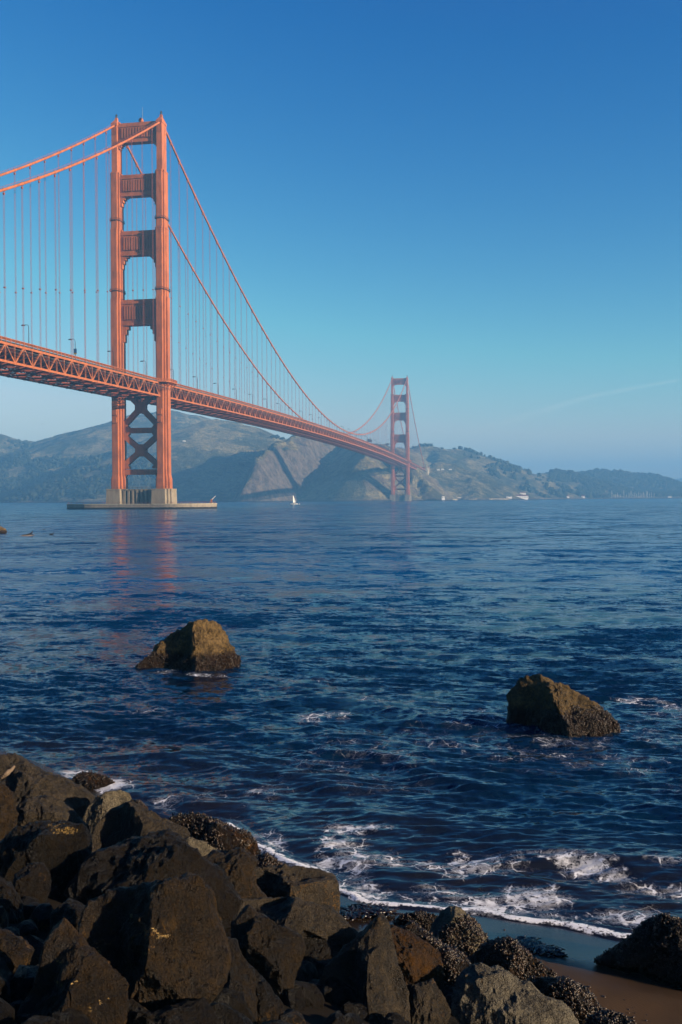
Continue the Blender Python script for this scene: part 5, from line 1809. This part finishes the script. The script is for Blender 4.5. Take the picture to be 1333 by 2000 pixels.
# parked vehicles on the hillside overlook
def far_car(px, py, label):
    p, d = hit(px, py)
    t = empty('parked_van', p)
    tag(t, label, 'van', 'white vehicles parked on the hillside road')
    x, y, z = p
    m = MB(); m.box(x-3.0, x+3.0, y-1.1, y+1.1, z+0.4, z+2.9); m.prism([(2.8, -1.0), (2.8, 1.0), (-2.8, 1.0), (-2.8, -1.0)], z+2.9, z+3.2, (1, 1), (0.92, 0.85), c=(x, y)); m.build('body', WHITE, t)
    m = MB()
    for a in (-1.9, 1.9):
        for b in (-1.15, 1.15):
            m.tube([(x+a, y+b-0.12, z+0.4), (x+a, y+b+0.12, z+0.4)], 0.42, 8)
    m.build('wheels', DARKM, t)
far_car(856.5, 919.5, 'white van at the left end of the hillside overlook right of the pylons')
far_car(865, 919.5, 'white van second from the left on the hillside overlook')
far_car(880, 919.0, 'white van at the right end of the hillside overlook right of the pylons')
far_car(360, 863, 'white van on the grassy hill road just right of the nearer tower')

# the sailing boat in mid-channel
def sailboat(loc, L, label):
    t = empty('sailboat', loc)
    tag(t, label, 'sailboat')
    X = np.array([*R2, 0]); Y = np.array([*F2, 0]); o = np.array(loc)
    def q(a, b, c): return o+X*a*L+Y*b*L+np.array([0, 0, c*L])
    st = [(-0.52, 0.00, 0.15), (-0.35, 0.09, 0.13), (0.0, 0.14, 0.12), (0.35, 0.12, 0.12), (0.48, 0.09, 0.125)]
    vs, fs = [], []
    for a, b, h in st:
        vs += [q(a*0.94, -b*0.4, -0.04), q(a, -b, h), q(a, b, h), q(a*0.94, b*0.4, -0.04)]
    for i in range(len(st)-1):
        for j in range(4):
            k = (j+1) % 4
            fs.append((i*4+j, i*4+k, i*4+4+k, i*4+4+j))
    fs += [(0, 3, 2, 1), (16, 17, 18, 19)]
    m = MB(); m.add(vs, fs); m.build('hull', WHITE, t)
    m = MB(); m.add([q(-0.12, -0.07, 0.12), q(0.22, -0.08, 0.12), q(0.22, 0.08, 0.12), q(-0.12, 0.07, 0.12), q(-0.08, -0.05, 0.18), q(0.2, -0.06, 0.18), q(0.2, 0.06, 0.18), q(-0.08, 0.05, 0.18)],
                    [(4, 5, 6, 7), (0, 1, 5, 4), (1, 2, 6, 5), (2, 3, 7, 6), (3, 0, 4, 7)]); m.build('cabin', GREYM, t)
    m = MB(); m.tube([q(-0.14, 0, 0.12), q(-0.14, 0, 1.22)], 0.011*L, 8); m.tube([q(-0.14, 0, 0.21), q(0.28, 0.03, 0.20)], 0.010*L, 8); m.build('mast', GREYM, t)
    # belly of the sail
    n = 10
    vs, fs = [], []
    for s in (0, 1):
        for i in range(n+1):
            for j in range(n+1):
                a, b = i/n, j/n
                w = 0.42*(1-a)*(1+0.25*a*(1-a))
                vs.append(q(-0.13+w*b, 0.05*math.sin(math.pi*b)*(1-a)+(0.004 if s else 0)+0.02*b, 0.235+0.97*a))
    N = (n+1)**2
    for s in (0, 1):
        for i in range(n):
            for j in range(n):
                f = (i*(n+1)+j+s*N, i*(n+1)+j+1+s*N, (i+1)*(n+1)+j+1+s*N, (i+1)*(n+1)+j+s*N)
                fs.append(f if s == 0 else f[::-1])
    m = MB(); m.add(vs, fs); m.build('mainsail', SAIL, t, smooth_shade=True)
p = Pz(575, 985.0, 0.0)
sailboat((p[0], p[1], 0.0), 7.3, 'white sailboat with one raised sail in the channel between the towers')
p = Pz(583.4, 985.0, 0.0)
m = MB()
for s in (0.0,):
    m.tube([p+[0, 0, 0.1], p+np.array([*R2, 0])*0.6+[0, 0, 0.25], p+np.array([*R2, 0])*1.3+[0, 0, 0.2]], [0.18, 0.34, 0.2], 8)
o = m.build('dinghy', WHITE, smooth_shade=True)
tag(o, 'tiny white dinghy towed behind the sailboat', 'dinghy')

# yachts at their moorings: hull, mast
mp = None
rg = np.random.RandomState(12)
MX = [1195.5, 1202, 1207, 1212, 1219, 1224, 1229, 1233, 1237, 1240.5, 1244, 1248, 1251, 1254, 1257, 1260, 1263.5, 1265, 1269, 1273, 1278]
MH = [22, 12, 15, 12, 22, 14, 16, 20, 15, 18, 13, 20, 16, 14, 18, 13, 21, 20, 15, 17, 14]
for k, (x, h) in enumerate(zip(MX, MH)):
    d = 2700+rg.uniform(-25, 35)
    q = P(x, 974, d)
    q[2] = 0
    if mp is None:
        mp = t = empty('moored_yacht', q)
        m = MB()
        L = 9.0
        X = np.array([*R2, 0]); Y = np.array([*F2, 0])
        vs, fs = [], []
        for a, b, hh in ((-0.5, 0.02, 1.5), (-0.2, 0.15, 1.25), (0.2, 0.16, 1.2), (0.5, 0.11, 1.2)):
            vs += [q+X*a*L-Y*b*L*0.5+[0, 0, -0.3], q+X*a*L-Y*b*L+[0, 0, hh], q+X*a*L+Y*b*L+[0, 0, hh], q+X*a*L+Y*b*L*0.5+[0, 0, -0.3]]
        for i in range(3):
            for j in range(4):
                kk = (j+1) % 4
                fs.append((i*4+j, i*4+kk, i*4+4+kk, i*4+4+j))
        m.add(vs, fs+[(0, 3, 2, 1), (12, 13, 14, 15)])
        m.build('hull', WHITE, t)
        m = MB(); m.tube([q+[0, 0, 1.2], q+[0, 0, 20.0]], 0.32, 6); m.beam(q+[0, 0, 2.6], q+X*3.6+[0, 0, 2.6], 0.3, 0.3); m.build('mast', WHITE, t)
    else:
        t = copy_tree(mp)
        t.location = q
    t.scale = (1, 1, h/20.0)
    tag(t, 'white moored yacht with a bare mast in the marina, number %s counted from the left' % (ORD[k] if k < len(ORD) else k+1), 'yacht', 'yachts moored below the wooded point')

# ------------------------------------------------------------------ swimmers and birds on the near water
WETSUIT = paint('wetsuit', (0.018, 0.017, 0.018), 0.6, 0.2)
SKIN = paint('skin', (0.42, 0.25, 0.17), 0.6, 0.1)
def skinned(name, joints, edges, radii, mat, parent=None, origin=(0, 0, 0), levels=2):
    me = bpy.data.meshes.new(name)
    me.from_pydata([tuple(np.array(j)-np.array(origin)) for j in joints], edges, [])
    o = bpy.data.objects.new(name, me)
    link(o, parent, origin)
    sk = o.modifiers.new('skin', 'SKIN')
    lay = me.skin_vertices[0] if len(me.skin_vertices) else None
    if lay is None:
        bpy.context.view_layer.objects.active = o
        bpy.ops.mesh.customdata_skin_add()
        lay = me.skin_vertices[0]
    for i, r in enumerate(radii):
        lay.data[i].radius = (r, r)
        lay.data[i].use_root = (i == 0)
    sk.use_smooth_shade = True
    ss = o.modifiers.new('sub', 'SUBSURF')
    ss.levels = levels
    ss.render_levels = levels
    me.materials.append(mat)
    return o
def surfer():
    p = Pz(55, 1046.5, 0.05)
    X = np.array([*R2, 0]); Y = np.array([*F2, 0]); Z = np.array([0, 0, 1.0])
    ax = (X*0.80+Y*0.60); sd = np.cross(Z, ax)
    def q(a, b, c): return p+ax*a+sd*b+Z*c
    J = [q(-0.05, 0, .16), q(0.25, 0, .22), q(0.50, 0, .36), q(0.62, 0, .47), q(0.70, 0, .60), q(0.74, 0, .68),
         q(0.48, .20, .36), q(0.62, .32, .16), q(0.80, .34, .02), q(0.48, -.20, .36), q(0.60, -.33, .17), q(0.78, -.36, .02),
         q(-0.12, .10, .14), q(-0.55, .12, .12), q(-0.95, .11, .13), q(-0.12, -.10, .14), q(-0.55, -.12, .12), q(-0.95, -.11, .13)]
    Ed = [(0, 1), (1, 2), (2, 3), (3, 4), (4, 5), (2, 6), (6, 7), (7, 8), (2, 9), (9, 10), (10, 11), (0, 12), (12, 13), (13, 14), (0, 15), (15, 16), (16, 17)]
    Ra = [.15, .15, .17, .065, .10, .085, .07, .05, .035, .07, .05, .035, .10, .075, .05, .10, .075, .05]
    o = skinned('person', J, Ed, Ra, WETSUIT, None, p)
    tag(o, 'person in a black wetsuit paddling prone on a pale surfboard', 'person')
    m = MB()
    n = 16
    vs = []
    for zz in (0.0, 0.055):
        for k in range(n):
            a = k*2*math.pi/n
            vs.append(q(-0.1+1.15*math.cos(a), 0.27*math.sin(a)*(1-0.25*math.cos(a)), 0.0+zz+0.10*max(0, math.cos(a))**4))
    m.add(vs, [tuple(reversed(range(n))), tuple(range(n, 2*n))]+[(i, (i+1) % n, n+(i+1) % n, n+i) for i in range(n)])
    b = m.build('surfboard', paint('worn_board', (0.30, 0.24, 0.18), 0.6, 0.2))
    tag(b, 'pale surfboard under the paddling person on the left', 'surfboard')
surfer()
BIRD = paint('dark_feathers', (0.022, 0.018, 0.016), 0.7, 0.3)
GULL = paint('gull_feathers', (0.35, 0.35, 0.36), 0.7, 0.2)
def waterbird(px, py, s, label):
    p = Pz(px, py, 0.0)
    X = np.array([*R2, 0])*s; Z = np.array([0, 0, s])
    J = [p+Z*.06, p-X*.32+Z*.09, p-X*.52+Z*.12, p+X*.30+Z*.10, p+X*.42+Z*.26, p+X*.50+Z*.36, p+X*.66+Z*.35]
    o = skinned('water_bird', J, [(0, 1), (1, 2), (0, 3), (3, 4), (4, 5), (5, 6)], [.17*s, .13*s, .04*s, .12*s, .055*s, .07*s, .015*s], BIRD, None, p)
    tag(o, label, 'bird', 'dark birds floating near the paddling person')
waterbird(101, 1044.0, 0.75, 'dark bird floating right of the paddling person')
waterbird(85.5, 1035.0, 0.55, 'tiny dark bird floating farther out behind the paddling person')
def gull(px, py, d, label):
    p = P(px, py, d)
    X = np.array([*R2, 0]); Z = np.array([0, 0, 1.0]); Y = np.array([*F2, 0])
    m = MB()
    m.tube([p-Y*.3, p-Y*.1, p+Y*.15, p+Y*.32], [.02, .09, .08, .02], 8)
    for s in (-1, 1):
        a = [p+X*s*.05, p+X*s*.4+Z*.18, p+X*s*.85+Z*.08]
        vs = []
        for k, q in enumerate(a):
            c = (.16, .13, .03)[k]
            vs += [q-Y*c+Z*.01, q+Y*c+Z*.01, q+Y*c-Z*.012, q-Y*c-Z*.012]
        m.add(vs, [(i*4+j, i*4+(j+1) % 4, i*4+4+(j+1) % 4, i*4+4+j) for i in range(2) for j in range(4)]+[(0, 3, 2, 1), (8, 9, 10, 11)])
    tag(m.build('flying_gull', GULL, smooth_shade=True), label, 'gull', 'gulls in the sky over the left hills')
gull(82, 829, 620, 'tiny gull flying over the left hills, the left one of the pair')
gull(86.5, 828.5, 640, 'tiny gull flying over the left hills, the right one of the pair')

# ------------------------------------------------------------------ faint vapour trail
def contrail():
    n = NT('vapour')
    g = n.geo()
    a = n.noise(g, 0.0012, 5, 0.6)
    lay = n.n('ShaderNodeLayerWeight')
    lay.inputs[0].default_value = 0.5
    core = n.math('POWER', n.math('SUBTRACT', 1.0, lay.outputs['Facing']), 1.5)
    f = n.math('MULTIPLY', n.math('MULTIPLY', n.mrange(a, 0.3, 0.7, 0.3, 1.0), core), n.attr('fade'))
    tr = n.n('ShaderNodeBsdfTransparent')
    mx = n.n('ShaderNodeMixShader')
    n.set(mx.inputs[0], n.math('MULTIPLY', f, 0.035))
    n.t.links.new(tr.outputs[0], mx.inputs[1])
    df = n.n('ShaderNodeBsdfDiffuse')
    df.inputs[0].default_value = (0.9, 0.9, 0.9, 1)
    n.t.links.new(df.outputs[0], mx.inputs[2])
    mat = n.done(mx.outputs[0])
    px = [(905, 846), (960, 832), (1010, 817), (1060, 803), (1110, 787), (1160, 773), (1210, 764), (1270, 752), (1333, 741), (1420, 727), (1520, 712)]
    w = [26, 24, 22, 20, 18, 15, 12, 9, 7, 6, 5]
    fade = [0, .35, .6, .75, .9, 1, 1, 1, 1, 1, .9]
    pts = np.array([P(x, y, 40000.0) for x, y in px])
    N = 14
    vs, fs, fa = [], [], []
    for i, p in enumerate(pts):
        r = w[i]*0.5*40000/FPX
        for k in range(N):
            t = k*2*math.pi/N
            vs.append(p+np.array([0, 0, 1.0])*math.sin(t)*r+np.array([*F2, 0])*math.cos(t)*r)
            fa.append(fade[i])
    for i in range(len(pts)-1):
        for k in range(N):
            fs.append((i*N+k, i*N+(k+1) % N, (i+1)*N+(k+1) % N, (i+1)*N+k))
    o = np_mesh('vapour_trail', vs, fs, mat, attrs=dict(fade=fa))
    o.visible_shadow = True
    tag(o, 'faint straight vapour trail rising to the right in the low sky', 'vapour trail')
contrail()
